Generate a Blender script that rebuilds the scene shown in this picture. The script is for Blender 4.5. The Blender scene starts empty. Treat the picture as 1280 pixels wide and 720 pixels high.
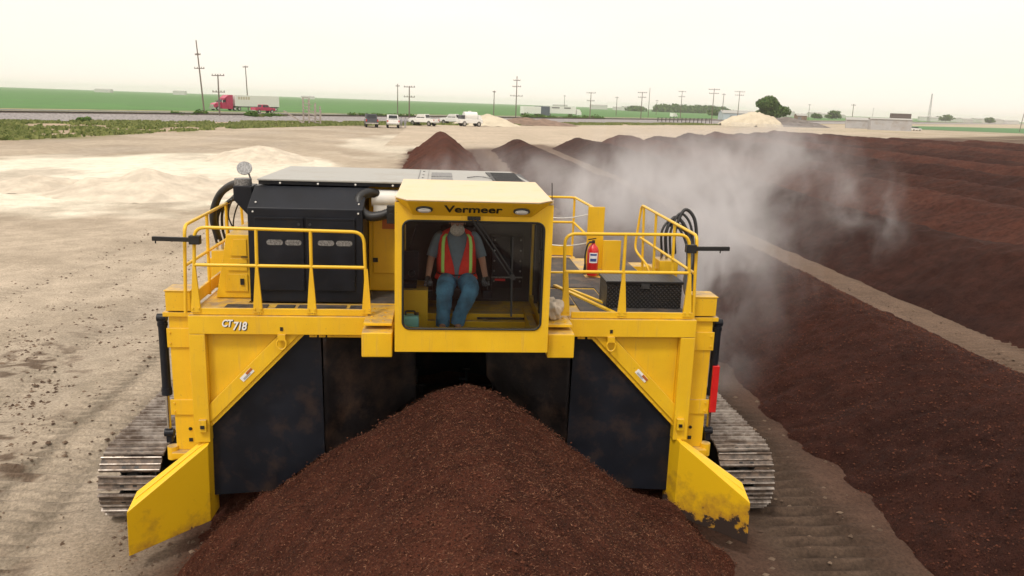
import bpy, bmesh, math, random
import numpy as np
from mathutils import Vector, Matrix
random.seed(7); rng = np.random.RandomState(11)
PI = math.pi; R = math.radians
sc = bpy.context.scene; COL = sc.collection

# ------------------------------------------------------------------ camera geometry
F_PX, CAM_Z = 1000.0, 4.9
PITCH, YAW, ROLL = math.atan(230/1000), math.atan(96/1000), 0.0344
_F = Vector((math.sin(YAW)*math.cos(PITCH), math.cos(YAW)*math.cos(PITCH), -math.sin(PITCH)))
_R0 = Vector((math.cos(YAW), -math.sin(YAW), 0)); _U0 = _R0.cross(_F)
CR = _R0*math.cos(ROLL) + _U0*math.sin(ROLL); CU = -_R0*math.sin(ROLL) + _U0*math.cos(ROLL)
cam = bpy.data.cameras.new('camera'); camo = bpy.data.objects.new('camera', cam); COL.objects.link(camo)
m = Matrix((( CR.x, CU.x, -_F.x, 0), (CR.y, CU.y, -_F.y, 0), (CR.z, CU.z, -_F.z, CAM_Z), (0, 0, 0, 1)))
camo.matrix_world = m
cam.sensor_width = 36; cam.lens = 36*F_PX/1280; cam.clip_end = 20000; cam.clip_start = 0.05
sc.camera = camo
def gp(px, py, z=0.0):
    """world point of height z seen at a photo position (used to survey the far yard)"""
    v = _F*F_PX + CR*(px-640) - CU*(py-360)
    t = (z-CAM_Z)/v.z
    return Vector((v.x*t, v.y*t, z))

# ------------------------------------------------------------------ helpers
def tag(o, label=None, cat=None, group=None, kind=None):
    if label: o['label'] = label
    if cat: o['category'] = cat
    if group: o['group'] = group
    if kind: o['kind'] = kind
    return o
def empty(name, loc, rz=0.0):
    o = bpy.data.objects.new(name, None); COL.objects.link(o); o.location = loc; o.rotation_euler = (0, 0, rz)
    o.empty_display_size = 0.3
    return o
def link_mesh(name, me, mat, parent=None, loc=None):
    o = bpy.data.objects.new(name, me); COL.objects.link(o)
    if mat is not None and not me.materials: me.materials.append(mat)
    if parent is not None: o.parent = parent
    if loc is not None: o.location = loc
    return o
class MB:
    def __init__(s): s.v = []; s.f = []; s.sm = []
    def _add(s, vs, fs, smooth=False):
        b = len(s.v); s.v += [tuple(v) for v in vs]
        for f in fs: s.f.append([b+i for i in f]); s.sm.append(smooth)
        return s
    def box(s, x0, x1, y0, y1, z0, z1):
        vs = [(x, y, z) for z in (z0, z1) for y in (y0, y1) for x in (x0, x1)]
        return s._add(vs, [(0,2,3,1),(4,5,7,6),(0,1,5,4),(2,6,7,3),(0,4,6,2),(1,3,7,5)])
    def obox(s, c, ax, ay, az):
        """box from centre and three half-axis vectors"""
        c = Vector(c); ax, ay, az = Vector(ax), Vector(ay), Vector(az)
        vs = [c+ax*i+ay*j+az*k for k in (-1,1) for j in (-1,1) for i in (-1,1)]
        return s._add(vs, [(0,2,3,1),(4,5,7,6),(0,1,5,4),(2,6,7,3),(0,4,6,2),(1,3,7,5)])
    def prism(s, poly, d):
        """closed 3D polygon extruded by the vector d"""
        d = Vector(d); n = len(poly); p = [Vector(q) for q in poly]
        nrm = Vector((0,0,0))
        for i in range(n): nrm += p[i].cross(p[(i+1) % n])
        if nrm.dot(d) > 0: p.reverse()
        vs = p + [q+d for q in p]
        return s._add(vs, [list(range(n)), list(range(2*n-1, n-1, -1))] + [(i, i+n, (i+1) % n+n, (i+1) % n) for i in range(n)])
    def bar(s, a, b, w, h, up=(0,0,1)):
        a, b, up = Vector(a), Vector(b), Vector(up); d = (b-a); L = d.length; d.normalize()
        sd = d.cross(up)
        if sd.length < 1e-4: sd = d.cross(Vector((1,0,0)))
        sd.normalize(); u = sd.cross(d)
        return s.obox((a+b)/2, d*L/2, sd*w/2, u*h/2)
    def tube(s, pts, r, n=10, cap=True, rr=None):
        P = [Vector(p) for p in pts]; rings = []; up = None
        for i, p in enumerate(P):
            if i == 0: t = P[1]-P[0]
            elif i == len(P)-1: t = P[-1]-P[-2]
            else: t = (P[i+1]-p).normalized() + (p-P[i-1]).normalized()
            t.normalize()
            if up is None:
                up = Vector((0,0,1)) if abs(t.z) < .9 else Vector((1,0,0))
            a = t.cross(up)
            if a.length < 1e-5: a = t.orthogonal()
            a.normalize(); bb = a.cross(t); up = bb
            q = rr[i] if rr else r
            rings.append([p + (a*math.cos(2*PI*k/n)+bb*math.sin(2*PI*k/n))*q for k in range(n)])
        vs = [v for g in rings for v in g]; fs = []
        for i in range(len(P)-1):
            for k in range(n):
                fs.append((i*n+k, i*n+(k+1) % n, (i+1)*n+(k+1) % n, (i+1)*n+k))
        s._add(vs, fs, True)
        if cap:
            s._add(rings[0], [list(range(n))[::-1]]); s._add(rings[-1], [list(range(n))])
        return s
    def cyl(s, a, b, r0, r1=None, n=16):
        return s.tube([a, b], r0, n, True, [r0, r0 if r1 is None else r1])
    def ball(s, c, r, sx=1, sy=1, sz=1, n=12, m_=8):
        c = Vector(c); vs = [c+Vector((0,0,-r*sz))]
        for j in range(1, m_):
            ph = -PI/2+PI*j/m_
            for i in range(n):
                th = 2*PI*i/n
                vs.append(c+Vector((r*sx*math.cos(ph)*math.cos(th), r*sy*math.cos(ph)*math.sin(th), r*sz*math.sin(ph))))
        vs.append(c+Vector((0,0,r*sz))); fs = []
        for i in range(n): fs.append((0, 1+(i+1) % n, 1+i))
        for j in range(m_-2):
            for i in range(n):
                a = 1+j*n
                fs.append((a+i, a+(i+1) % n, a+n+(i+1) % n, a+n+i))
        a = 1+(m_-2)*n
        for i in range(n): fs.append((a+i, a+(i+1) % n, len(vs)-1))
        return s._add(vs, fs, True)
    def loft(s, rings, close=True, cap=True):
        n = len(rings[0]); vs = [v for g in rings for v in g]; fs = []
        for i in range(len(rings)-1):
            for k in range(n if close else n-1):
                fs.append((i*n+k, i*n+(k+1) % n, (i+1)*n+(k+1) % n, (i+1)*n+k))
        s._add(vs, fs, True)
        if cap and close:
            s._add(rings[0], [list(range(n))[::-1]]); s._add(rings[-1], [list(range(n))])
        return s
    def build(s, name, mat, parent=None, off=None, bevel=0.0, seg=2):
        me = bpy.data.meshes.new(name)
        vs = s.v
        if off is not None: vs = [(x-off[0], y-off[1], z-off[2]) for x, y, z in vs]
        me.from_pydata(vs, [], s.f); me.polygons.foreach_set('use_smooth', s.sm); me.update()
        o = link_mesh(name, me, mat, parent)
        if bevel > 0:
            b = o.modifiers.new('edge', 'BEVEL'); b.width = bevel; b.segments = seg; b.limit_method = 'ANGLE'; b.angle_limit = R(40)
        return o
def arc(c, r, a0, a1, n, plane='xz'):
    out = []
    for i in range(n+1):
        a = R(a0+(a1-a0)*i/n); u, w = r*math.cos(a), r*math.sin(a)
        out.append(Vector(c)+(Vector((u,0,w)) if plane == 'xz' else Vector((0,u,w)) if plane == 'yz' else Vector((u,w,0))))
    return out
def rounded(pts, r, n=5):
    """polyline with its inner corners rounded"""
    P = [Vector(p) for p in pts]; out = [P[0]]
    for i in range(1, len(P)-1):
        a = (P[i-1]-P[i]); b = (P[i+1]-P[i]); q = min(r, a.length*.49, b.length*.49)
        A = P[i]+a.normalized()*q; B = P[i]+b.normalized()*q
        for k in range(n+1):
            t = k/n; out.append(A*(1-t)**2+P[i]*2*t*(1-t)+B*t*t)
    out.append(P[-1]); return out
def smooth_path(pts, n=8):
    P = [Vector(p) for p in pts]; P = [P[0]*2-P[1]]+P+[P[-1]*2-P[-2]]; out = []
    for i in range(1, len(P)-2):
        for k in range(n):
            t = k/n
            out.append(.5*((2*P[i])+(-P[i-1]+P[i+1])*t+(2*P[i-1]-5*P[i]+4*P[i+1]-P[i+2])*t*t+(-P[i-1]+3*P[i]-3*P[i+1]+P[i+2])*t**3))
    out.append(P[-2]); return out
def copy_tree(o, parent=None):
    c = o.copy(); COL.objects.link(c); c.parent = parent
    for ch in list(o.children): copy_tree(ch, c)
    return c

# value noise on arrays
_perm = rng.rand(256, 256)
def vnoise(x, y):
    xi = np.floor(x).astype(int); yi = np.floor(y).astype(int); fx = x-xi; fy = y-yi
    fx = fx*fx*(3-2*fx); fy = fy*fy*(3-2*fy)
    a = _perm[xi % 256, yi % 256]; b = _perm[(xi+1) % 256, yi % 256]; c = _perm[xi % 256, (yi+1) % 256]; d = _perm[(xi+1) % 256, (yi+1) % 256]
    return (a*(1-fx)+b*fx)*(1-fy)+(c*(1-fx)+d*fx)*fy
def fbm(x, y, o=4, s=1.0, g=.5):
    t = 0; amp = 1; tot = 0
    for k in range(o):
        t = t+amp*vnoise(x*s+17.3*k, y*s+9.1*k); tot += amp; amp *= g; s *= 2.03
    return t/tot
def sstep(a, b, x):
    t = np.clip((x-a)/(b-a), 0, 1); return t*t*(3-2*t)

# ------------------------------------------------------------------ materials
def new_mat(name):
    mt = bpy.data.materials.new(name); mt.use_nodes = True; nt = mt.node_tree
    return mt, nt, nt.nodes['Principled BSDF']
def noise_node(nt, scale, detail=4, rough=.55, coord='Object', stretch=None):
    tc = nt.nodes.new('ShaderNodeTexCoord'); n = nt.nodes.new('ShaderNodeTexNoise')
    n.inputs['Scale'].default_value = scale; n.inputs['Detail'].default_value = detail; n.inputs['Roughness'].default_value = rough
    if stretch:
        mp = nt.nodes.new('ShaderNodeMapping'); mp.inputs['Scale'].default_value = stretch
        nt.links.new(tc.outputs[coord], mp.inputs['Vector']); nt.links.new(mp.outputs[0], n.inputs['Vector'])
    else: nt.links.new(tc.outputs[coord], n.inputs['Vector'])
    return n
def ramp(nt, src, p0, p1, c0=(0,0,0,1), c1=(1,1,1,1)):
    r = nt.nodes.new('ShaderNodeValToRGB'); r.color_ramp.elements[0].position = p0; r.color_ramp.elements[1].position = p1
    r.color_ramp.elements[0].color = c0; r.color_ramp.elements[1].color = c1
    nt.links.new(src, r.inputs[0]); return r
def mixc(nt, fac, a, b):
    mx = nt.nodes.new('ShaderNodeMix'); mx.data_type = 'RGBA'
    for s, i in ((fac, 0), (a, 6), (b, 7)):
        if hasattr(s, 'links') or hasattr(s, 'is_linked'): nt.links.new(s, mx.inputs[i])
        else: mx.inputs[i].default_value = s
    return mx.outputs[2]
def c4(c): return (c[0], c[1], c[2], 1)
def add_bump(nt, bs, src, strength, dist):
    b = nt.nodes.new('ShaderNodeBump'); b.inputs['Strength'].default_value = strength; b.inputs['Distance'].default_value = dist
    nt.links.new(src, b.inputs['Height']); nt.links.new(b.outputs[0], bs.inputs['Normal']); return b
def simple(name, col, rough=.5, metal=0, var=.12, scale=6, bump=0, coat=0, spec=.5, dirt=None, dirt_th=(.55,.7), dirt_scale=3.0, bscale=None):
    mt, nt, bs = new_mat(name)
    n = noise_node(nt, scale)
    a = tuple(min(1, c*(1-var)) for c in col)+(1,); b = tuple(min(1, c*(1+var)) for c in col)+(1,)
    r = ramp(nt, n.outputs[0], .35, .65, a, b); out = r.outputs[0]
    if dirt:
        n2 = noise_node(nt, dirt_scale, 8, .7); r2 = ramp(nt, n2.outputs[0], *dirt_th)
        out = mixc(nt, r2.outputs[0], out, c4(dirt))
    nt.links.new(out, bs.inputs['Base Color'])
    rr = ramp(nt, n.outputs[0], .3, .7, (max(0, rough-.08),)*3+(1,), (min(1, rough+.08),)*3+(1,))
    nt.links.new(rr.outputs[0], bs.inputs['Roughness'])
    bs.inputs['Metallic'].default_value = metal; bs.inputs['Specular IOR Level'].default_value = spec
    if coat: bs.inputs['Coat Weight'].default_value = coat; bs.inputs['Coat Roughness'].default_value = .15
    if bump:
        n3 = noise_node(nt, bscale or scale*6, 6, .6); add_bump(nt, bs, n3.outputs[0], .6, bump)
    return mt
YEL = (.84, .51, .010)
M = {}
def worn_yellow(name):
    mt, nt, bs = new_mat(name); geo = nt.nodes.new('ShaderNodeNewGeometry'); sp = nt.nodes.new('ShaderNodeSeparateXYZ'); nt.links.new(geo.outputs['Normal'], sp.inputs[0])
    n1 = noise_node(nt, 2.2, 5); base = ramp(nt, n1.outputs[0], .3, .7, (YEL[0]*.9, YEL[1]*.86, YEL[2], 1), (YEL[0]*1.03, YEL[1]*1.04, YEL[2]*1.3, 1)).outputs[0]
    st = noise_node(nt, 9, 6, .7, stretch=(2.2, 2.2, .16)); rs = ramp(nt, st.outputs[0], .56, .78, (0,0,0,1), (.55,.55,.55,1)); out = mixc(nt, rs.outputs[0], base, (.50, .30, .08, 1))
    sc_ = noise_node(nt, 30, 3, .8); r3 = ramp(nt, sc_.outputs[0], .68, .72, (0,0,0,1), (.7,.7,.7,1)); out = mixc(nt, r3.outputs[0], out, (.30, .16, .05, 1))
    du = noise_node(nt, 6, 6, .7); rd = ramp(nt, du.outputs[0], .3, .62); up = ramp(nt, sp.outputs['Z'], .5, .9)
    mu = nt.nodes.new('ShaderNodeMath'); mu.operation = 'MULTIPLY'; nt.links.new(rd.outputs[0], mu.inputs[0]); nt.links.new(up.outputs[0], mu.inputs[1])
    out = mixc(nt, mu.outputs[0], out, (.40, .28, .15, 1)); nt.links.new(out, bs.inputs['Base Color'])
    rr = ramp(nt, st.outputs[0], .3, .8, (.36,)*3+(1,), (.62,)*3+(1,)); nt.links.new(rr.outputs[0], bs.inputs['Roughness']); bs.inputs['Coat Weight'].default_value = .12; bs.inputs['Coat Roughness'].default_value = .2
    wv = noise_node(nt, 3.5, 2); add_bump(nt, bs, wv.outputs[0], .35, .012); return mt
M['yellow'] = worn_yellow('yellow_paint')
M['yellow_rail'] = simple('yellow_rail_paint', (.82, .50, .02), .4, var=.04, coat=.2)
M['black'] = simple('black_paint', (.008, .010, .016), .42, var=.25, scale=4, dirt=(.03, .027, .027), dirt_th=(.55, .9), spec=.3)
M['dark_metal'] = simple('dark_metal', (.02, .02, .021), .5, .3, var=.3)
M['rubber'] = simple('black_rubber_sheet', (.006, .008, .014), .5, var=.3, scale=2, dirt=(.05, .03, .022), dirt_th=(.5, .8), dirt_scale=2.8, spec=.3)
M['worn_rubber'] = simple('dusty_rubber_sheet', (.014, .012, .013), .5, var=.4, scale=3, dirt=(.085, .05, .034), dirt_th=(.47, .78), dirt_scale=2.6, bump=.01, bscale=8, spec=.35)
M['hose'] = simple('black_hose', (.018, .018, .02), .45, var=.2)
M['hood_top'] = simple('pale_grey_hood_paint', (.36, .36, .34), .45, var=.08, dirt=(.3, .27, .22), dirt_th=(.5, .8), dirt_scale=2)
M['cream'] = simple('cream_roof_paint', (.74, .59, .40), .5, var=.05, scale=3, dirt=(.72, .55, .33), dirt_th=(.45, .7))  # cab roof and visor top paler than the yellow sides
M['white'] = simple('white_paint', (.78, .78, .76), .4, var=.04)
M['chrome'] = simple('steel_rod', (.6, .6, .6), .2, 1, var=.05)
M['track'] = simple('dusty_track_plate', (.13, .105, .09), .7, .2, var=.4, scale=9, dirt=(.24, .18, .14), dirt_th=(.48, .62), dirt_scale=9, bump=.006)
M['grouser'] = simple('polished_grouser_steel', (.44, .39, .35), .4, .4, var=.2, scale=14, dirt=(.16, .12, .095), dirt_th=(.42, .6), dirt_scale=4)
M['red'] = simple('red_paint', (.62, .015, .015), .35, var=.1, coat=.3)
M['grey_deck'] = simple('dark_grip_plate', (.065, .06, .06), .7, .2, var=.3, scale=12, dirt=(.22, .15, .1), dirt_th=(.5, .75), dirt_scale=5)
M['lamp_glass'] = simple('lamp_lens', (.75, .75, .72), .12, .3, var=.1, scale=40)
M['letter_black'] = simple('black_lettering', (.012, .012, .012), .5, var=.1)
M['letter_white'] = simple('white_lettering', (.85, .85, .85), .5, var=.02)
M['plastic_dark'] = simple('dark_plastic', (.028, .029, .032), .55, var=.2)
M['grille_grey'] = simple('grey_mesh', (.22, .22, .22), .5, .5, var=.5, scale=60)
M['sticker_orange'] = simple('orange_sticker', (.45, .12, .02), .5, var=.05)
# paint with caked mud at the foot of a plate
def muddy_yellow(name, th, zc, fall, mudcol=(.035, .02, .015)):
    mt, nt, bs = new_mat(name)
    tc = nt.nodes.new('ShaderNodeTexCoord'); sp = nt.nodes.new('ShaderNodeSeparateXYZ'); nt.links.new(tc.outputs['Object'], sp.inputs[0])
    n = noise_node(nt, 4.2, 9, .68)
    mr = nt.nodes.new('ShaderNodeMapRange'); mr.inputs['From Min'].default_value = zc-fall; mr.inputs['From Max'].default_value = zc+fall
    mr.inputs['To Min'].default_value = .34; mr.inputs['To Max'].default_value = -.3; nt.links.new(sp.outputs['Z'], mr.inputs['Value'])
    ad = nt.nodes.new('ShaderNodeMath'); ad.operation = 'ADD'; nt.links.new(n.outputs[0], ad.inputs[0]); nt.links.new(mr.outputs[0], ad.inputs[1])
    r = ramp(nt, ad.outputs[0], th, th+.03)
    r2 = ramp(nt, ad.outputs[0], th-.22, th+.05, c4(YEL), (.42, .2, .03, 1))
    nt.links.new(mixc(nt, r.outputs[0], r2.outputs[0], c4(mudcol)), bs.inputs['Base Color'])
    rr = ramp(nt, r.outputs[0], 0, 1, (.4,)*3+(1,), (.9,)*3+(1,)); nt.links.new(rr.outputs[0], bs.inputs['Roughness'])
    add_bump(nt, bs, r.outputs[0], .5, .01)
    return mt
M['wing_left'] = muddy_yellow('yellow_wing_scuffed', .80, .55, .5, (.12, .06, .03))
M['wing_right'] = muddy_yellow('yellow_wing_caked', .66, .62, .42)
def glass_mat(name, tint=(.75, .8, .78), refl=.10):
    mt = bpy.data.materials.new(name); mt.use_nodes = True; nt = mt.node_tree; nt.nodes.clear()
    o = nt.nodes.new('ShaderNodeOutputMaterial'); t = nt.nodes.new('ShaderNodeBsdfTransparent'); t.inputs[0].default_value = c4(tint)
    g = nt.nodes.new('ShaderNodeBsdfGlossy'); g.inputs['Roughness'].default_value = .03
    fr = nt.nodes.new('ShaderNodeFresnel'); fr.inputs[0].default_value = 1.45
    n = noise_node(nt, 3); r = ramp(nt, n.outputs[0], .4, .7, (.0,)*3+(1,), (.02,)*3+(1,))
    ad = nt.nodes.new('ShaderNodeMath'); ad.operation = 'ADD'; nt.links.new(fr.outputs[0], ad.inputs[0]); nt.links.new(r.outputs[0], ad.inputs[1])
    mx = nt.nodes.new('ShaderNodeMixShader'); nt.links.new(ad.outputs[0], mx.inputs[0]); nt.links.new(t.outputs[0], mx.inputs[1]); nt.links.new(g.outputs[0], mx.inputs[2])
    nt.links.new(mx.outputs[0], o.inputs[0]); return mt
M['glass'] = glass_mat('tinted_cab_glass', (.93, .95, .95))
M['car_glass'] = simple('dark_car_glass', (.02, .025, .03), .1, var=.1)
# compost
def compost_mat(name, base=(.090, .029, .017), tan=(.19, .09, .05), fine=1.0):
    mt, nt, bs = new_mat(name)
    big = noise_node(nt, .35, 4, .6); mid = noise_node(nt, 3.5, 6, .7); fi = noise_node(nt, 42, 5, .75); fib = noise_node(nt, 26, 4, .8, stretch=(1, .35, 1))
    d = tuple(c*.55 for c in base)+(1,); l = tuple(c*1.35 for c in base)+(1,)
    c1 = ramp(nt, mid.outputs[0], .3, .7, d, l).outputs[0]
    rb = ramp(nt, big.outputs[0], .35, .65, (.75, .72, .72, 1), (1.2, 1.15, 1.1, 1))
    mu = nt.nodes.new('ShaderNodeMix'); mu.data_type = 'RGBA'; mu.blend_type = 'MULTIPLY'; mu.inputs[0].default_value = 1
    nt.links.new(c1, mu.inputs[6]); nt.links.new(rb.outputs[0], mu.inputs[7])
    dk = ramp(nt, fi.outputs[0], .36, .5, (.22, .2, .2, 1), (1.15, 1.15, 1.15, 1))
    mu2 = nt.nodes.new('ShaderNodeMix'); mu2.data_type = 'RGBA'; mu2.blend_type = 'MULTIPLY'; mu2.inputs[0].default_value = .8
    nt.links.new(mu.outputs[2], mu2.inputs[6]); nt.links.new(dk.outputs[0], mu2.inputs[7])
    tn = ramp(nt, fib.outputs[0], .64, .72, (0,0,0,1), (.8,.8,.8,1))
    nt.links.new(mixc(nt, tn.outputs[0], mu2.outputs[2], c4(tan)), bs.inputs['Base Color'])
    bs.inputs['Roughness'].default_value = .95; bs.inputs['Specular IOR Level'].default_value = .15
    b1 = nt.nodes.new('ShaderNodeBump'); b1.inputs['Strength'].default_value = .9; b1.inputs['Distance'].default_value = .06*fine; nt.links.new(fi.outputs[0], b1.inputs['Height'])
    b2 = nt.nodes.new('ShaderNodeBump'); b2.inputs['Strength'].default_value = .8; b2.inputs['Distance'].default_value = .12*fine; nt.links.new(mid.outputs[0], b2.inputs['Height'])
    nt.links.new(b2.outputs[0], b1.inputs['Normal']); nt.links.new(b1.outputs[0], bs.inputs['Normal'])
    return mt
M['compost'] = compost_mat('compost')
M['compost_far'] = compost_mat('compost_far', (.055, .020, .014), (.11, .055, .04)); FARV = [compost_mat('compost_row_dark', (.047, .018, .013), (.1, .05, .035)), compost_mat('compost_row_pale', (.078, .030, .021), (.13, .065, .045)), compost_mat('compost_row_mid', (.060, .023, .016), (.11, .055, .04))]  # row tones set apart in colour, standing in for slope shading
# ground: vertex-zone albedo plus fine grain
def ground_mat():
    mt, nt, bs = new_mat('dirt_yard')
    at = nt.nodes.new('ShaderNodeVertexColor'); at.layer_name = 'zone'
    mid = noise_node(nt, 1.3, 7, .68); fi = noise_node(nt, 24, 6, .75); lg = noise_node(nt, .12, 5, .6)
    out = at.outputs[0]
    for nd, a, b, lo, hi in ((mid, .3, .7, .78, 1.17), (fi, .32, .68, .58, 1.32), (lg, .35, .65, .9, 1.1)):
        r = ramp(nt, nd.outputs[0], a, b, (lo, lo, lo*.98, 1), (hi, hi, hi, 1))
        mu = nt.nodes.new('ShaderNodeMix'); mu.data_type = 'RGBA'; mu.blend_type = 'MULTIPLY'; mu.inputs[0].default_value = 1
        nt.links.new(out, mu.inputs[6]); nt.links.new(r.outputs[0], mu.inputs[7]); out = mu.outputs[2]
    vo = nt.nodes.new('ShaderNodeTexVoronoi'); vo.inputs['Scale'].default_value = 9; tc = nt.nodes.new('ShaderNodeTexCoord'); nt.links.new(tc.outputs['Object'], vo.inputs['Vector'])
    rv = ramp(nt, vo.outputs['Distance'], .05, .12, (.6, .58, .55, 1), (1, 1, 1, 1))
    mu = nt.nodes.new('ShaderNodeMix'); mu.data_type = 'RGBA'; mu.blend_type = 'MULTIPLY'; mu.inputs[0].default_value = .6
    nt.links.new(out, mu.inputs[6]); nt.links.new(rv.outputs[0], mu.inputs[7]); nt.links.new(mu.outputs[2], bs.inputs['Base Color'])
    bs.inputs['Roughness'].default_value = .95; bs.inputs['Specular IOR Level'].default_value = .2
    b1 = nt.nodes.new('ShaderNodeBump'); b1.inputs['Strength'].default_value = .7; b1.inputs['Distance'].default_value = .02; nt.links.new(fi.outputs[0], b1.inputs['Height'])
    b2 = nt.nodes.new('ShaderNodeBump'); b2.inputs['Strength'].default_value = .6; b2.inputs['Distance'].default_value = .08; nt.links.new(mid.outputs[0], b2.inputs['Height'])
    nt.links.new(b2.outputs[0], b1.inputs['Normal']); nt.links.new(b1.outputs[0], bs.inputs['Normal'])
    return mt
M['ground'] = ground_mat()
M['sand'] = simple('pale_sand', (.60, .53, .43), .95, var=.15, scale=1.2, bump=.05, bscale=6, dirt=(.46, .39, .31), dirt_th=(.5, .7), dirt_scale=.7)
M['cream_sand'] = simple('cream_sand', (.58, .51, .39), .95, var=.08, scale=.4, bump=.1, bscale=2)
M['grey_gravel'] = simple('grey_gravel', (.16, .14, .13), .95, var=.25, scale=.6, bump=.1, bscale=3)
M['brown_heap'] = simple('brown_soil', (.22, .15, .11), .95, var=.25, scale=.8, bump=.1, bscale=3)
M['ballast'] = simple('ballast_stone', (.27, .25, .25), .95, var=.35, scale=3, bump=.08, bscale=8)
M['asphalt'] = simple('asphalt', (.12, .115, .11), .9, var=.1, scale=.3)
M['dry_grass'] = simple('dry_verge', (.36, .33, .17), .95, var=.2, scale=.3, dirt=(.16, .2, .07), dirt_th=(.5, .6), dirt_scale=.2)
M['crop'] = simple('crop_rows', (.065, .19, .035), .9, var=.15, scale=.03, dirt=(.05, .13, .03), dirt_th=(.45, .7), dirt_scale=.12)
M['crop_far'] = simple('far_crops', (.06, .17, .05), .9, var=.15, scale=.02)
def leaf_mat(name, a, b):
    mt, nt, bs = new_mat(name); g = nt.nodes.new('ShaderNodeNewGeometry')
    r = ramp(nt, g.outputs['Random Per Island'], 0, 1, c4(a), c4(b)); nt.links.new(r.outputs[0], bs.inputs['Base Color'])
    bs.inputs['Roughness'].default_value = .85; bs.inputs['Specular IOR Level'].default_value = .12
    return mt
M['leaf'] = leaf_mat('shrub_leaves', (.04, .09, .015), (.11, .2, .035))
M['weed'] = leaf_mat('weed_leaves', (.09, .13, .03), (.26, .28, .10))
M['tree_leaf'] = leaf_mat('tree_leaves', (.03, .075, .02), (.12, .19, .055))
M['bark'] = simple('bark', (.14, .10, .075), .9, var=.2)
M['pole_wood'] = simple('weathered_pole_wood', (.17, .14, .12), .9, var=.2)
M['grey_wood'] = simple('silvered_timber', (.38, .34, .31), .9, var=.2, scale=3)
M['rust_steel'] = simple('rail_steel', (.05, .04, .038), .5, .5, var=.2)
M['chips'] = leaf_mat('wood_fibres', (.05, .02, .012), (.34, .17, .10))
M['clods'] = leaf_mat('soil_clods', (.07, .045, .033), (.20, .145, .105))

# ------------------------------------------------------------------ world and sun
SUN_EL, SUN_AZ = 58, 215      # azimuth clockwise from +Y: behind and left of the camera
w = bpy.data.worlds.new('World'); sc.world = w; w.use_nodes = True; nt = w.node_tree
bg = nt.nodes['Background']; sky = nt.nodes.new('ShaderNodeTexSky'); sky.sky_type = 'NISHITA'; sky.sun_disc = False
sky.sun_elevation = R(SUN_EL); sky.sun_rotation = R(SUN_AZ); sky.dust_density = 4; sky.air_density = 1.5
tc = nt.nodes.new('ShaderNodeTexCoord'); mp = nt.nodes.new('ShaderNodeMapping'); mp.inputs['Scale'].default_value = (1, 1, 4)
nz = nt.nodes.new('ShaderNodeTexNoise'); nz.inputs['Scale'].default_value = 1.6; nz.inputs['Detail'].default_value = 5
nt.links.new(tc.outputs['Generated'], mp.inputs[0]); nt.links.new(mp.outputs[0], nz.inputs['Vector'])
# high overcast: a pale cloud layer (radiance in units of the sky texture) over the blue
cl = ramp(nt, nz.outputs[0], .35, .7, (9.7, 8.8, 7.75, 1), (10.6, 9.65, 8.6, 1))
mx = nt.nodes.new('ShaderNodeMix'); mx.data_type = 'RGBA'; mx.inputs[0].default_value = .93
nt.links.new(sky.outputs[0], mx.inputs[6]); nt.links.new(cl.outputs[0], mx.inputs[7])
nt.links.new(mx.outputs[2], bg.inputs['Color']); bg.inputs['Strength'].default_value = .1
sl = bpy.data.lights.new('sun', 'SUN'); sl.energy = 1.5; sl.angle = R(10); sl.color = (1, .94, .85)
so = bpy.data.objects.new('sun', sl); COL.objects.link(so)
az, el = R(SUN_AZ), R(SUN_EL)
sd = Vector((math.sin(az)*math.cos(el), math.cos(az)*math.cos(el), math.sin(el)))
so.rotation_euler = sd.to_track_quat('Z', 'Y').to_euler()

# ------------------------------------------------------------------ rail line frame of reference
F0 = np.array([-63.0, 123.0]); DD = np.array([.664, .747]); NN = np.array([-.747, .664])
def rail_pt(s, t, z=0.0):
    p = F0+NN*s+DD*t; return (p[0], p[1], z)
def spaced(lo, mid0, mid1, hi, step, growth):
    a = list(np.arange(mid0, mid1, step)); x = mid1; d = step
    while x < hi: a.append(x); d *= growth; x += d
    a.append(hi); x = mid0; d = step; b = []
    while x > lo: d *= growth; x -= d; b.append(x)
    return np.array(sorted(set(b+a)))
gx = spaced(-6000, -9.5, 6.5, 6000, .085, 1.045); gy = spaced(-300, 4.2, 17, 6500, .055, 1.022)
X, Y = np.meshgrid(gx, gy); S = (X-F0[0])*NN[0]+(Y-F0[1])*NN[1]; T = (X-F0[0])*DD[0]+(Y-F0[1])*DD[1]
near = 1-sstep(25, 60, np.hypot(X, Y))
Z = (fbm(X, Y, 4, .5)-.5)*.10*near + (fbm(X, Y, 4, 3)-.5)*.035*near
def band(x, c, wd): return np.exp(-((x-c)/wd)**2)
# wheel and crawler marks
wob = (vnoise(Y*.12, X*0+3)-.5)*.5
ruts = 0*X; lug = 0*X
for c, wd, curve in ((-5.2, .32, .0), (-4.45, .26, .0), (-6.9, .3, .012), (-8.6, .28, .02), (-10.4, .35, .02)):
    cx = c-curve*np.maximum(0, 14-Y)**2+wob; b = band(X, cx, wd); ruts += b; lug += b*(.5+.5*np.sin(2*PI*Y/.24+X*2))
for c, wd in ((4.35, .34), (4.95, .25), (11.9, .3), (12.9, .25)):
    b = band(X, c+wob*.3, wd); ruts += b; lug += b*(.5+.5*np.sin(2*PI*Y/.24))
fade = 1-sstep(14, 35, Y)
Z += (-.06*ruts+.085*lug*(1-sstep(12, 20, Y)))*near
Z[(S > 3)] = np.minimum(Z[(S > 3)], -.02)
sandc = np.array([.455, .38, .30]); pale = np.array([.78, .72, .61]); brown = np.array([.085, .045, .032]); path = np.array([.27, .18, .13]); verge = np.array([.22, .21, .10]); tanv = np.array([.42, .32, .24])
def mixa(a, b, f): return a*(1-f[..., None])+b*f[..., None]
colr = np.broadcast_to(sandc, X.shape+(3,)).copy()
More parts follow.
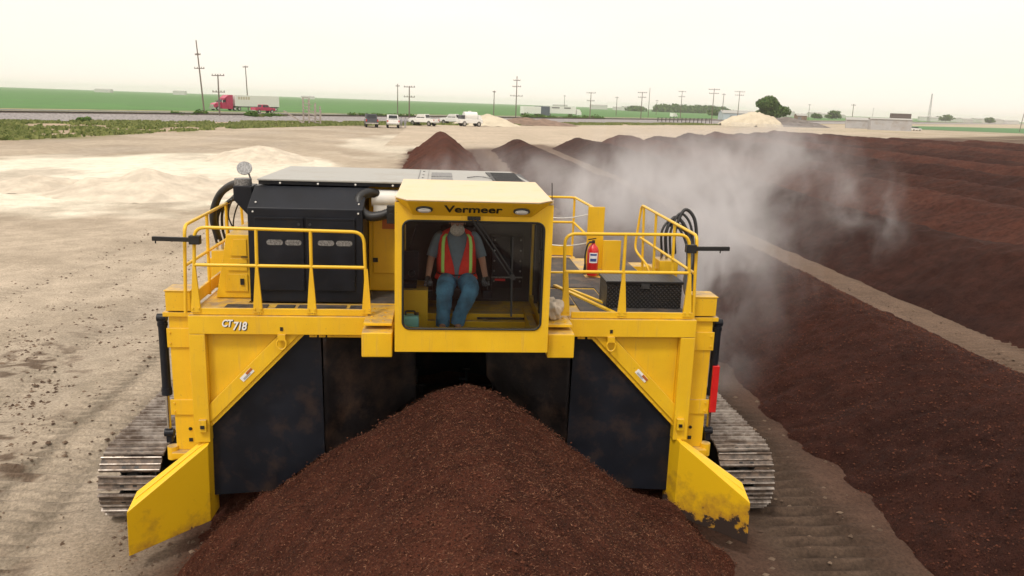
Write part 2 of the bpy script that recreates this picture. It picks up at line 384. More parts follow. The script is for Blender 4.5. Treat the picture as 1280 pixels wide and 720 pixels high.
n1 = fbm(X, Y, 5, .16); n2 = fbm(X, Y, 4, .9)
colr = mixa(colr, np.array([.34, .28, .215]), sstep(.42, .60, n1)*.7)
# pale fine sand spread left of the machine
d1 = ((X+19+.0*Y)/14)**2+((Y-50)/19.)**2+(n1-.5)*1.3; colr = mixa(colr, pale, (1-sstep(.75, 1.1, d1))*.95)
d2 = ((X+5)/6)**2+((Y-95)/25.)**2+(n1-.5)*1.5; colr = mixa(colr, pale*.92, (1-sstep(.6, 1.2, d2))*.6)
# greyer gravel between
d3 = sstep(.5, .7, fbm(X, Y*.5, 4, .25))*(X < -6); colr = mixa(colr, np.array([.40, .34, .28]), d3*.6)
# compost dust under and beside the windrows
e = X+(n2-.5)*1.1
colr = mixa(colr, brown, sstep(-3.6, -2.3, e)*(1-sstep(82, 88, Y-.9*np.maximum(X, 0)))*(1-sstep(5.9, 6.3, X)*0))
pm = band(X+(n2-.5)*.4, 12.2, 1.05)*(1-sstep(130, 140, Y)); colr = mixa(colr, path*.55, np.clip(pm*1.5, 0, .97))
rm = band(X+(n2-.5)*.5, 5.1, .6)*sstep(14, 40, Y)*(1-sstep(82, 95, Y)); colr = mixa(colr, path*.6, np.clip(rm*.9, 0, .6))
rr_ = band(X+(n2-.5)*.6, 4.5, .8)*(1-sstep(14, 40, Y)); colr = mixa(colr, path*(.10+.36*n2[..., None]), np.clip(rr_*1.3, 0, .95))
colr = mixa(colr, sandc*1.08, np.clip(sstep(86, 92, Y-1.12*np.maximum(X, 0)+(n2-.5)*3), 0, 1)*(X > -6))
colr = mixa(colr, colr*.62, np.clip(ruts-lug*.9, 0, 1)*(1-sstep(16, 34, Y))*.75*n2*1.6)  # ruts darkened in the colour to stand in for their shade
colr = mixa(colr, np.array([.14, .092, .062]), sstep(-5.0, -3.1, X+(n2-.5)*1.6+(n1-.5))*(1-sstep(-2.6, -2.2, X))*(1-sstep(8.5, 13, Y))*.75)
colr = mixa(colr, sandc*.72, band(X+.35*Y+(n1-.5)*5, -2.2, 3.0)*.5*(1-sstep(10, 26, Y)))
lug_shade = np.clip(np.sin(2*PI*(Y+.35*np.abs(X-np.round(X)))/.24)*1.6, 0, 1)*(band(X, -4.45+wob, .3)+band(X, -5.25+wob, .3)+.8*band(X, 4.45+wob*.3, .33)+.6*band(X, 5.05+wob*.3, .22))*(1-sstep(13, 24, Y))
colr = colr*(1-.42*np.clip(lug_shade*(.5+n2), 0, 1)[..., None])  # shade of the tread prints painted into the ground colour
colr = mixa(colr, brown, sstep(-3.35, -2.75, X+(n2-.5)*.7)*(X < 0)*(1-sstep(13, 30, Y)))
cl2 = sstep(.56, .60, fbm(X, Y, 4, 4.0))*sstep(.45, .6, fbm(X, Y, 3, .8))*band(X+.28*Y, -3.0, 1.2)*(1-sstep(14, 18, Y)); colr = mixa(colr, np.array([.10, .065, .045]), np.clip(cl2, 0, .85))
# weedy verge on this side of the railway
edge = np.interp(T, [-60, -19, 24, 51, 400, 3000], [-60, -47, -24, -15, -14, -14])
vm = sstep(edge-2, edge+5, S+(n1-.5)*14)
colr = mixa(colr, mixa(np.broadcast_to(tanv, X.shape+(3,)), verge, sstep(.40, .58, fbm(X, Y, 4, .22))), vm)
far_r = sstep(0, 30, (X-97)*.83+(Y-128)*.55-42)*(S < 0)*(X > 60); colr = mixa(colr, np.array([.34, .30, .2]), far_r*.5*sstep(.4, .6, n1))
nyv, nxv = X.shape
idx = np.arange(nyv*nxv).reshape(nyv, nxv)
quads = np.stack([idx[:-1, :-1], idx[:-1, 1:], idx[1:, 1:], idx[1:, :-1]], -1).reshape(-1, 4)
def grid_mesh(name, X, Y, Z, mat, col=None, smooth=True):
    ny, nx = X.shape; me = bpy.data.meshes.new(name); n = ny*nx
    idx = np.arange(n).reshape(ny, nx); q = np.stack([idx[:-1, :-1], idx[:-1, 1:], idx[1:, 1:], idx[1:, :-1]], -1).reshape(-1, 4)
    me.vertices.add(n); me.vertices.foreach_set('co', np.stack([X, Y, Z], -1).astype(np.float32).ravel())
    me.loops.add(q.size); me.loops.foreach_set('vertex_index', q.ravel().astype(np.int32))
    me.polygons.add(len(q)); me.polygons.foreach_set('loop_start', np.arange(0, q.size, 4, dtype=np.int32)); me.polygons.foreach_set('loop_total', np.full(len(q), 4, np.int32))
    me.update(calc_edges=True); me.validate()
    me.polygons.foreach_set('use_smooth', np.full(len(me.polygons), smooth))
    if col is not None:
        ca = me.color_attributes.new('zone', 'FLOAT_COLOR', 'POINT'); ca.data.foreach_set('color', np.concatenate([col, np.ones(col.shape[:2]+(1,))], -1).astype(np.float32).ravel())
    return link_mesh(name, me, mat)
tag(grid_mesh('ground', X, Y, Z, M['ground'], colr), kind='structure')

# railway embankment, road, crops
def strip(name, s0, s1, z, mat, t0=-1500, t1=5200, th=.0):
    mb = MB(); n = 60
    for i in range(n):
        a = t0+(t1-t0)*i/n; b = t0+(t1-t0)*(i+1)/n
        mb._add([rail_pt(s0, a, z), rail_pt(s0, b, z), rail_pt(s1, b, z), rail_pt(s1, a, z)], [(3,2,1,0)] if False else [(0,1,2,3)])
    return tag(mb.build(name, mat), kind='structure')
mb = MB()
prof = [(0, 0), (.6, .15), (5, .95), (12, 1.0), (15.5, .75), (16.5, .7)]
for i in range(160):
    a = -1500+6700*i/160; b = a+6700/160
    for (s0, z0), (s1, z1) in zip(prof[:-1], prof[1:]):
        mb._add([rail_pt(s0, a, z0), rail_pt(s0, b, z0), rail_pt(s1, b, z1), rail_pt(s1, a, z1)], [(0,1,2,3)])
tag(mb.build('railway_embankment', M['ballast']), kind='structure')
strip('verge', 16.2, 31, .72, M['dry_grass']); strip('road', 31, 40.5, .74, M['asphalt']); strip('far_verge', 40.5, 47, .72, M['dry_grass'])
strip('crop_field', 47, 5200, .76, M['crop'])
mb = MB()
for q in (31.6, 35.7, 39.9): mb._add([rail_pt(q-.08, -900, .746), rail_pt(q-.08, 1500, .746), rail_pt(q+.08, 1500, .746), rail_pt(q+.08, -900, .746)], [(0,1,2,3)])
tag(mb.build('road_markings', M['white']), kind='structure')
rt = empty('railway_track', rail_pt(8.5, 0, 1.0)); tag(rt, 'long dark railway track running along the top of the ballast bank', 'railway track')
for q in (7.9, 9.35):
    mb = MB(); mb.bar(rail_pt(q, -600, 1.17), rail_pt(q, 1500, 1.17), .08, .16); mb.build('rail', M['rust_steel'], rt, rt.location)
mb = MB()
for i in range(700):
    t = -200+i*.9; mb.bar(rail_pt(7.3, t, 1.03), rail_pt(9.9, t, 1.03), .25, .12)
o = mb.build('sleepers', M['pole_wood'], rt, rt.location); o['kind'] = 'stuff'
# green field on the right beyond the yard
mb = MB(); P_ = [gp(1150, 162), gp(1290, 167.5), gp(1700, 182), (2600, 900, 0), (1500, 1200, 0), gp(1135, 157.5)]
mb._add([(p[0], p[1], .05) for p in P_], [list(range(6))]); tag(mb.build('crop_field', M['crop_far']), kind='structure')

# ------------------------------------------------------------------ windrows
def windrow(cx, wl, wr, h, y0, y1, label, mat, group=None, near=False, cut=None):
    ys = [y0]
    while ys[-1] < y1+wr:
        yy = ys[-1]; ys.append(yy+max(.035 if near else .3, abs(yy)*.0055 if yy > 6 else .035 if near else .3))
    ys = np.array(ys); nu = 150 if near else 44
    uu = np.linspace(-1.08, 1.08, nu); U_, Y_ = np.meshgrid(uu, ys)
    wob = (vnoise(Y_*.11+cx, U_*0+cx)-.5)*.5+(vnoise(Y_*.4, U_*0+cx*3)-.5)*.2
    Xw = cx+wob*(1-np.abs(U_)*.6)+np.where(U_ < 0, U_*wl, U_*wr)
    t = np.maximum(0, Y_-(y1-wr*.9))/wr; un = np.sqrt(U_**2+t**2); un = un+(fbm(cx+U_*wl, Y_, 4, 1.4)-.5)*(.34 if near else .12)*np.clip(un*1.6-.5, 0, 1)
    e_ = .16; prof = 1-(np.sqrt(un**2+e_**2)-e_)/(math.sqrt(1+e_**2)-e_); prof = np.where(prof > 0, np.maximum(prof, 0)**1.07, prof)
    hh = h*(1+(vnoise(Y_*.16+cx*2, U_*0+5)-.5)*.16)
    Zw = hh*prof
    amp = np.clip(prof*3, 0, 1)
    Zw += ((fbm(Xw, Y_, 4, .7)-.5)*.22+(fbm(Xw, Y_, 3, 3.2)-.5)*(.09 if near else .2))*amp
    if near:
        nf = 1-sstep(16, 30, Y_); Zw += ((fbm(Xw, Y_, 3, 9)-.5)*.06+(fbm(Xw, Y_, 2, 24)-.5)*.03)*amp*nf
    if cut: Zw *= cut(Xw, Y_)
    if cut:
        nz_ = fbm(Xw, Y_, 4, 2.6)
        for sx, hz_ in ((-1.75, .62), (2.2, .55)): Zw = np.maximum(Zw, (hz_+(nz_-.5)*.55)*np.exp(-((Xw-sx)/.62)**2-((Y_-9.05)/.55)**2*.8)+.0)
    Zw = np.where(prof < 0, np.minimum(Zw, -.04+prof*.3) if not cut else np.where(Zw > .12, Zw, -.04+prof*.3), Zw)
    o = grid_mesh('compost_windrow', Xw, Y_, Zw, mat)
    tag(o, label, 'windrow', group); return o, (Xw, Y_, Zw)
def tunnel_cut(x, y):
    f = sstep(7.95, 9.1, y)*(1-sstep(12.0, 14.5, y)); return 1-.62*f
_, NEAR1 = windrow(.31, 2.98, 2.85, 2.02, -6, 81.5, 'steaming reddish brown compost windrow that the yellow turner straddles', M['compost'], near=True, cut=tunnel_cut)
_, NEAR2 = windrow(8.3, 2.75, 3.0, 1.30, -6, 88, 'dark compost windrow just right of the machine, between two dirt tracks', M['compost_far'], near=True)
grp = 'windrows in the field right of the dirt track'
for k in range(12):
    cx = 15.9+7.3*k; y1 = 96+1.28*(cx-15.9)
    if cx > 64: y1 = min(y1, 170-1.5*(cx-64))
    lab = 'dark compost windrow bordering the pale dirt track in the right field' if k == 0 else 'long dark brown compost windrow lying parallel in the right field'
    windrow(cx, 2.9 if k == 0 else 3.45, 3.75, (1.45 if k == 0 else 1.42)+.12*math.sin(k*2.1), 2 if k < 3 else 10+cx*.5, y1, lab, FARV[(0, 1, 2, 0, 1, 0, 2, 1, 0, 2, 1, 0)[k]], None if k == 0 else grp, near=False)

# loose fibres on the near windrow, clods on the dirt
def slivers(name, pts, size, mat, flat=.5):
    n = len(pts); a = rng.rand(n)*2*PI; el_ = (rng.rand(n)-.5)*flat
    L = size[0]+(size[1]-size[0])*rng.rand(n)**2; wd = L*(.10+.12*rng.rand(n))
    d = np.stack([np.cos(a)*np.cos(el_), np.sin(a)*np.cos(el_), np.sin(el_)], 1); sd_ = np.stack([-np.sin(a), np.cos(a), 0*a], 1)
    p = pts; v = np.stack([p-d*L[:, None]/2, p+sd_*wd[:, None]/2+[0, 0, .004], p+d*L[:, None]/2, p-sd_*wd[:, None]/2+[0, 0, .004], p+np.stack([0*a, 0*a, wd*.8], 1)], 1).reshape(-1, 3)
    b = np.arange(n)[:, None]*5
    f = np.concatenate([b+np.array([[0, 1, 4]]), b+np.array([[1, 2, 4]]), b+np.array([[2, 3, 4]]), b+np.array([[3, 0, 4]])], 0)
    me = bpy.data.meshes.new(name); me.from_pydata(v.tolist(), [], f.tolist()); me.update(); return link_mesh(name, me, mat)
Xw, Yw, Zw = NEAR1
ok = np.argwhere((Yw > 4) & (Yw < 9.4) & (Zw > .05)); pk = ok[rng.randint(0, len(ok), 42000)]
P1 = np.stack([Xw[pk[:, 0], pk[:, 1]]+rng.randn(len(pk))*.02, Yw[pk[:, 0], pk[:, 1]]+rng.randn(len(pk))*.02, Zw[pk[:, 0], pk[:, 1]]+.006], 1)
tag(slivers('wood_fibres', P1, (.008, .036), M['chips']), 'loose shredded wood fibres strewn over the near compost windrow', 'wood fibres', kind='stuff')
def clods(name, pts, r0, r1, mat):
    mb = MB(); vs = []; fs = []
    base = [(1,0,0),(0,1,0),(-1,0,0),(0,-1,0),(0,0,.8),(0,0,-.6)]; ff = [(0,1,4),(1,2,4),(2,3,4),(3,0,4),(1,0,5),(2,1,5),(3,2,5),(0,3,5)]
    for p in pts:
        r = r0+(r1-r0)*random.random()**3; b = len(vs)
        for q in base: vs.append((p[0]+q[0]*r*random.uniform(.6, 1.3), p[1]+q[1]*r*random.uniform(.6, 1.3), p[2]+q[2]*r*random.uniform(.5, 1)))
        fs += [tuple(b+i for i in f) for f in ff]
    me = bpy.data.meshes.new(name); me.from_pydata(vs, [], fs); me.update(); return link_mesh(name, me, mat)
def lumps_on(G, n, xr, yr):
    Xw, Yw, Zw = G; ok = np.argwhere((Yw > yr[0]) & (Yw < yr[1]) & (Zw > .02) & (Xw < xr[1]) & (Xw > xr[0])); area = np.maximum(.035, np.abs(Yw[ok[:, 0], 0])*.0055); pk = ok[rng.choice(len(ok), n, p=area/area.sum())]
    return np.stack([Xw[pk[:, 0], pk[:, 1]]+rng.randn(n)*.03, Yw[pk[:, 0], pk[:, 1]]+rng.randn(n)*.03, Zw[pk[:, 0], pk[:, 1]]+.004], 1)
M['lump'] = leaf_mat('compost_lumps', (.03, .011, .007), (.13, .048, .028))
LP = np.concatenate([lumps_on(NEAR1, 52000, (-9, 9), (4, 9)), lumps_on(NEAR2, 60000, (5, 9.5), (5.5, 26))])
def crumbs(name, P, sz, mat):
    n = len(P); base = np.array([(1,0,0),(0,1,0),(-1,0,0),(0,-1,0),(0,0,.8)]); f0 = np.array([(0,1,4),(1,2,4),(2,3,4),(3,0,4)])
    v = P[:, None, :]+base[None]*sz[:, None, None]*(.55+.75*rng.rand(n, 5, 3)); f = (np.arange(n)[:, None, None]*5+f0[None]).reshape(-1, 3)
    me = bpy.data.meshes.new(name); me.from_pydata(v.reshape(-1, 3).tolist(), [], f.tolist()); me.update(); return link_mesh(name, me, mat)
tag(crumbs('compost_crumbs', LP, np.where(LP[:, 0] < 4, .0035+.011*rng.rand(len(LP))**3, .005+.018*rng.rand(len(LP))**3), M['lump']), 'coarse crumbs of dark compost over the two near windrows', 'compost crumbs', kind='stuff')
def gz(x, y):
    i = np.clip(np.searchsorted(gy, y), 0, nyv-1); j = np.clip(np.searchsorted(gx, x), 0, nxv-1); return Z[i, j]
pts = []
for _ in range(3200):
    y = random.uniform(9, 19); x = -.28*y-3.0+random.gauss(0, .9)
    if vnoise(np.array(x*1.7), np.array(y*1.7)) > .52 and -9 < x < -4.1: pts.append((x, y, gz(x, y)))
for _ in range(2400):
    y = random.uniform(5, 30); x = random.uniform(-11, -3.2); pts.append((x, y, gz(x, y)))
for _ in range(1600):
    y = random.uniform(5, 22); x = random.choice([random.uniform(3.2, 5.7), random.uniform(11.5, 13.2)]); pts.append((x, y, gz(x, y)))
for _ in range(900):
    y = random.uniform(5, 12); x = random.uniform(-3.6, -2.5); pts.append((x, y, gz(x, y)))
tag(clods('dirt_clods', pts, .008, .05, M['clods']), 'scattered dark clods and pebbles on the dirt beside the machine', 'dirt clods', kind='stuff')

# sand and soil heaps
def heap(cx, cy, rx, ry, h, mat, label, group=None, seed=0, ridge=0, n=90, exp=1.3, zb=-.05):
    u = np.linspace(-1, 1, n); A, B = np.meshgrid(u, u)
    r = np.sqrt(A**2+B**2+.012)+ (fbm(A+seed, B+seed*2, 4, 2.6)-.5)*.38*np.clip(np.sqrt(A**2+B**2)*2, .25, 1)
    p = np.clip(1-r, 0, 1)**(1/exp) if exp > 1 else np.clip(1-r, 0, 1)
    Zh = h*p*(1+(fbm(A+seed*3, B, 4, 5)-.5)*.35)
    if ridge: Zh *= 1+ridge*np.sin(A*9+B*4+seed)*.2
    Zh = np.where(p <= 0, zb, Zh)
    o = grid_mesh('sand_heap' if mat in (M['sand'], M['cream_sand']) else 'gravel_heap' if mat is M['grey_gravel'] else 'soil_heap', cx+A*rx, cy+B*ry, Zh, mat)
    tag(o, label, 'heap', group); return o
heap(-14.4, 42, 4.6, 5.0, 1.15, M['sand'], 'broad low heap of pale sand with a rounded ridge left of the machine', seed=2, ridge=.8, exp=1)
heap(-10.9, 43.5, 3.0, 4, .7, M['sand'], 'low rippled spread of pale sand just right of the broad sand heap', seed=6, ridge=1, exp=1)
heap(-20.3, 42.6, 2.6, 3.2, .65, M['sand'], 'small low mound of pale sand at the left edge', seed=9, exp=1)
heap(-13.9, 65, 4.4, 4.2, 1.15, M['sand'], 'pale conical sand heap beyond the broad one, behind the engine housing', seed=4, exp=1)
p = gp(610, 157); heap(p.x, p.y+2, 8, 8, 2.6, M['cream_sand'], 'small pale sand heap just right of the white tank truck', seed=5, exp=1)
p = gp(947, 158.3); heap(p.x-1, p.y+3, 11.5, 9, 5.4, M['cream_sand'], 'large cream coloured sand heap in front of the big tree', seed=3, exp=1.7)
p = gp(990, 158.5); heap(p.x, p.y+6, 18, 12, 4.0, M['grey_gravel'], 'dark grey gravel heap right of the cream sand heap', seed=8, exp=1)
for i, (px, py, rx, h, lab) in enumerate(((655, 156, 10, 1.9, 'brown soil heap left of the row of green bushes'), (680, 156.5, 9, 1.6, 'smaller brown soil heap with a flat top by the green bushes'))):
    p = gp(px, py); heap(p.x, p.y, rx, 7, h, M['brown_heap'], lab, seed=11+i, exp=1)

# ------------------------------------------------------------------ the compost turner
TO = (0.14, 8.5, 0.0); CX = .14
T = empty('compost_turner', TO)
tag(T, 'big yellow tracked compost turner with a glass cab straddling the near windrow', 'compost turner')
def tp(name, mb, mat, parent=None, bevel=.006):
    if name == 'bolt' and len(mb.v) > 24 and len(mb.v) % 24 == 0:      # every bolt its own part
        for k in range(0, len(mb.v), 24):
            one = MB(); one.v = mb.v[k:k+24]; fi_ = [i for i, f in enumerate(mb.f) if k <= f[0] < k+24]; one.f = [[q-k for q in mb.f[i]] for i in fi_]; one.sm = [mb.sm[i] for i in fi_]
            o = tp(name, one, mat, parent, bevel)
        return o
    return mb.build(name, M[mat] if isinstance(mat, str) else mat, T if parent is None else parent, TO, bevel)
def bolt(mb, p, n=(0,-1,0), r=.012):
    p = Vector(p); mb.cyl(p, p+Vector(n)*.012, r, r*.85, 6)
def textm(s, size, mat, parent, mw, ext=.002, off=0.0, shear=0.0, sx=1.0, name='lettering', space=1.0):
    cu = bpy.data.curves.new(name, 'FONT'); cu.body = s; cu.size = size; cu.extrude = ext; cu.offset = off; cu.shear = shear
    cu.align_x = 'CENTER'; cu.align_y = 'CENTER'; cu.space_character = space; cu.resolution_u = 6
    to = bpy.data.objects.new('t', cu); COL.objects.link(to); bpy.context.view_layer.update()
    me = bpy.data.meshes.new_from_object(to); bpy.data.objects.remove(to)
    me.transform(mw @ Matrix.Diagonal((sx, 1, 1, 1))); me.transform(Matrix.Translation((-TO[0], -TO[1], -TO[2])))
    me.materials.clear(); o = link_mesh(name, me, M[mat], parent); return o
def frontmat(x, y, z, tilt=0): return Matrix.Translation((x, y, z)) @ Matrix.Rotation(R(90+tilt), 4, 'X')

# front beams, fascia, legs
for s in (-1, 1):
    X_ = lambda d: CX+s*d
    def bx(mb, d0, d1, y0, y1, z0, z1):
        a, b = sorted((X_(d0), X_(d1))); return mb.box(a, b, y0, y1, z0, z1)
    inner = .86 if s < 0 else 1.31
    mb = MB(); bx(mb, inner, 2.74, 8.36, 8.62, 2.425, 2.625)
    beam = tp('front_beam', mb, 'yellow')
    mb = MB(); bx(mb, inner+.02, 2.70, 8.40, 8.43, 2.628, 2.70)
    fas = tp('toe_board', mb, 'yellow')
    mb = MB()
    for d in ([1.45, 1.47, 2.0, 2.02] if s < 0 else [1.88, 1.9]):
        for dz in (2.645, 2.68): bolt(mb, (X_(d+.0), 8.4, dz))
    tp('bolt', mb, 'yellow', fas, 0)
    # leg frame
    mb = MB(); bx(mb, 2.575, 2.74, 8.36, 8.62, 1.2, 2.422)
    leg = tp('front_leg', mb, 'yellow')
    mb = MB(); mb.prism([(X_(1.81), 8.455, 2.42), (X_(2.575), 8.455, 2.42), (X_(2.575), 8.455, 1.60)], (0, .02, 0)); tp('side_plate', mb, 'yellow', leg)
    mb = MB(); mb.prism([(X_(1.60), 8.395, 2.42), (X_(1.81), 8.395, 2.42), (X_(2.60), 8.395, 1.60), (X_(2.60), 8.395, 1.39)], (0, .05, 0)); tp('diagonal_brace', mb, 'yellow', leg)
    mb = MB(); mb.prism([(X_(1.545), 8.415, 2.42), (X_(1.60), 8.415, 2.42), (X_(2.60), 8.415, 1.39), (X_(2.60), 8.415, 1.33)], (0, .03, 0))
    for k in range(9):
        f = (k+.5)/9; bolt(mb, (X_(1.575+(2.6-1.575)*f), 8.415, 2.405-(1.06)*f), r=.011)
    tp('clamp_strip', mb, 'yellow', leg, 0)
    mb = MB()
    for a, b in ((1.5, 1.42), (1.40, 1.33)) if s < 0 else ((1.62, 1.53), (1.5, 1.42)): bx(mb, a, b, 8.41, 8.44, 2.385, 2.422); bolt(mb, (X_((a+b)/2), 8.41, 2.402))
    if s < 0:
        bx(mb, 1.31, .9, 8.41, 8.44, 2.385, 2.422)
        for q in (1.25, 1.1, .95): bolt(mb, (X_(q), 8.41, 2.402))
    tp('mounting_tab', mb, 'yellow', leg, .003)
    # corner hinge block and its bolt
    mb = MB(); bx(mb, 2.6, 2.68, 8.32, 8.36, 1.33, 1.47); tp('latch_block', mb, 'yellow', leg)
    mb = MB(); bx(mb, 2.62, 2.66, 8.305, 8.32, 1.375, 1.41); tp('sticker', mb, 'letter_black', leg, 0)
    # lifting ring
    mb = MB(); ring = [Vector((X_(1.78), 8.34, 2.34))+Vector((math.cos(a)*.045, -.01, math.sin(a)*.06)) for a in [R(20+q*16) for q in range(-9, 10)]]
    ring = [Vector((X_(1.78)+.05*math.cos(R(a)), 8.33, 2.33+.06*math.sin(R(a)))) for a in range(130, 411, 20)]
    mb.tube(ring, .011, 8); bx(mb, 1.82, 1.74, 8.33, 8.37, 2.37, 2.43); tp('lifting_ring', mb, 'yellow', leg, 0)
    mb = MB(); bx(mb, 1.795, 1.765, 8.352, 8.358, 2.47, 2.51); tp('sticker', mb, 'letter_black', leg, 0)
    # warning plate on the brace
    dirv = Vector((X_(2.60)-X_(1.81), 0, -.82)).normalized(); nrm = Vector((dirv.z, 0, -dirv.x))
    c = Vector((X_(2.165), 8.393, 1.965)); mb = MB(); mb.obox(c, dirv*.085, nrm*.028, (0, .003, 0)); wl = tp('warning_label', mb, 'letter_white', leg, 0)
    mb = MB(); up = nrm if nrm.z > 0 else -nrm
    mb.obox(c-dirv*.045*(1 if s < 0 else -1)+up*.012+Vector((0, -.004, 0)), dirv*.042, nrm*.014, (0, .002, 0)); tp('header', mb, 'sticker_orange', wl, 0)
    mb = MB()
    for k in range(3): mb.obox(c+dirv*.012*(1 if s < 0 else -1)-up*(.002+.008*k)+Vector((0, -.004, 0)), dirv*.05, nrm*.0012, (0, .001, 0))
    tp('print', mb, 'letter_black', wl, 0)
    # outer telescoping leg
    mb = MB(); bx(mb, 2.765, 3.02, 8.62, 8.9, 1.0, 2.60); ol = tp('outer_leg', mb, 'yellow')
    for a_ in ((2.752, 3.07, 8.585, 8.93, 2.55, 2.60), (2.77, 3.055, 8.60, 8.62, 1.42, 1.60), (2.77, 3.045, 8.60, 8.62, 2.20, 2.42), (2.77, 2.82, 8.59, 8.62, 1.65, 1.90)):
        mb = MB(); bx(mb, *a_); tp('hinge_plate', mb, 'yellow', ol)
    mb = MB()
    for q in (2.79, 3.01):
        for z_ in (1.46, 1.56, 2.25, 2.37): bolt(mb, (X_(q), 8.60, z_), r=.013)
    tp('bolt', mb, 'yellow', ol, 0)
    mb = MB(); bolt(mb, (X_(2.86), 8.62, 1.25), r=.022); tp('hole_plug', mb, 'letter_black', ol, 0); mb = MB(); bx(mb, 2.84, 2.88, 8.612, 8.62, 1.1, 1.14); tp('hole_plug', mb, 'letter_black', ol, 0)
    mb = MB(); bx(mb, 2.77, 3.03, 8.58, 8.86, 2.615, 2.83); tp('corner_box', mb, 'yellow', ol)
    mb = MB(); bx(mb, 2.76, 3.04, 8.57, 8.87, 2.832, 2.845); tp('box_cover', mb, 'yellow', ol)
    mb = MB(); bx(mb, 2.70, 3.05, 8.52, 8.84, .93, 1.0); mb.cyl((X_(3.06), 8.62, .9), (X_(3.06), 8.62, 1.05), .06); bx(mb, 2.77, 2.97, 8.7, 8.9, .25, .93); tp('pivot_bracket', mb, 'yellow', ol)
    # cylinder
    cx_ = X_(3.10) if s < 0 else X_(3.09)
    mb = MB(); mb.cyl((cx_, 8.66, 1.66), (cx_, 8.66, 2.50), .048); mb.cyl((cx_, 8.66, 1.64), (cx_, 8.66, 1.72), .056); mb.cyl((cx_, 8.66, 2.43), (cx_, 8.66, 2.47), .055)
    hc = tp('hydraulic_cylinder', mb, 'black', None, 0)
    mb = MB(); mb.cyl((cx_, 8.66, 1.22), (cx_, 8.66, 1.66), .024); tp('piston_rod', mb, 'chrome', hc, 0)
    mb = MB(); mb.cyl((cx_-.05, 8.66, 1.19), (cx_+.05, 8.66, 1.19), .045); mb.box(cx_-.03, cx_+.03, 8.63, 8.69, 1.08, 1.24); tp('cylinder_eye', mb, 'black', hc, 0); tp('cylinder_eye', MB().cyl((cx_-.05, 8.66, 2.52), (cx_+.05, 8.66, 2.52), .045), 'black', hc, 0)
    if s > 0:
        mb = MB(); mb.box(cx_-.035, cx_+.045, 8.57, 8.60, 1.45, 2.02); mb.box(cx_+.03, cx_+.045, 8.60, 8.70, 1.45, 2.02); tp('cylinder_lock', mb, 'red', hc)
    # rear leg
    mb = MB(); bx(mb, 2.74, 3.02, 11.5, 11.8, .7, 2.60); tp('rear_leg', mb, 'yellow')

    # wing plate
    yb = .0
    if s < 0: fr = [(-3.145, 7.76, .196), (-3.133, 7.76, .696), (-2.458, 8.34, 1.18), (-2.469, 8.34, .271)]; bk = [(-3.13, 8.0, .22), (-3.108, 8.0, .813), (-2.43, 8.54, 1.27), (-2.44, 8.60, .30)]
    else: fr = [(3.472, 7.76, .209), (3.456, 7.76, .716), (2.785, 8.30, 1.197), (2.781, 8.30, .30)]; bk = [(3.46, 8.0, .23), (3.44, 8.0, .844), (2.71, 8.50, 1.27), (2.70, 8.54, .36)]
    mb = MB(); V_ = fr+bk; F_ = [(0,3,2,1), (4,5,6,7), (1,2,6,5), (0,1,5,4), (2,3,7,6), (0,4,7,3)]
    if s > 0: F_ = [f[::-1] for f in F_]
    mb._add(V_, F_); wg = tp('gathering_wing', mb, 'wing_left' if s < 0 else 'wing_right', None, .008)
    mb = MB(); a = Vector(fr[1]).lerp(Vector(bk[1]), .5); b = Vector(fr[2]).lerp(Vector(bk[2]), .5); dd_ = (b-a); mb.tube([a+dd_*.04+Vector((0, 0, .004)), b-dd_*.04+Vector((0, 0, .004))], .006, 6); tp('weld_seam', mb, 'yellow_rail', wg, 0)

    # rubber curtains
    mb = MB(); mb.prism([(X_(1.39), 8.47, 2.41), (X_(1.64), 8.47, 2.41), (X_(2.6), 8.47, 1.42), (X_(2.6), 8.47, .52), (X_(1.96), 8.47, .56), (X_(1.37), 8.47, 1.02)], (0, .015, 0)); tp('rubber_curtain', mb, 'rubber', None, 0)
    mb = MB(); a, b = sorted((X_(2.62), X_(2.66))); mb.box(a, b, 8.64, 11.9, .35, 2.40); tp('tunnel_light_block', mb, 'rubber', None, 0)  # dark side wall added to block light from the tunnel

# sagging inner curtains, gently folded
def curtain(name, top0, top1, bots, mat):
    n = len(bots)-1; N = 24; K = 14; V_ = []
    for i in range(N+1):
        f = i/N; t = Vector(top0).lerp(Vector(top1), f); q = f*n; j = min(n-1, int(q)); bt = Vector(bots[j]).lerp(Vector(bots[j+1]), q-j)
        for k in range(K+1):
            g = k/K; p = t.lerp(bt, g); p.y += .035*math.sin(f*9+g*1.5)*g+.05*g*g*math.sin(f*3); V_.append(p)
    F_ = [(i*(K+1)+k, (i+1)*(K+1)+k, (i+1)*(K+1)+k+1, i*(K+1)+k+1) for i in range(N) for k in range(K)]
    mb = MB(); mb._add(V_, F_, True); o = tp(name, mb, mat, None, 0); so_ = o.modifiers.new('thick', 'SOLIDIFY'); so_.thickness = .012; return o
curtain('inner_curtain', (-1.235, 8.50, 2.40), (-.26, 9.25, 2.40), [(-1.24, 8.52, .86), (-.85, 8.85, .80), (-.5, 9.1, 1.15), (-.24, 9.3, 1.36)], 'worn_rubber')
curtain('inner_curtain', (1.50, 8.50, 2.40), (.56, 9.05, 2.40), [(1.52, 8.52, 1.02), (1.15, 8.72, 1.22), (.82, 8.9, 1.40), (.60, 9.1, 1.72)], 'worn_rubber')
mb = MB(); mb.box(-2.45, 2.73, 11.86, 11.9, .25, 2.40); tp('rear_light_block', mb, 'rubber', None, 0)  # dark rear sheet added to keep light out behind the drum
mb = MB(); mb.cyl((-2.45, 10.4, .78), (2.73, 10.4, .78), .34, n=24); dr = tp('mixing_drum', mb, 'dark_metal', None, 0)
mb = MB()
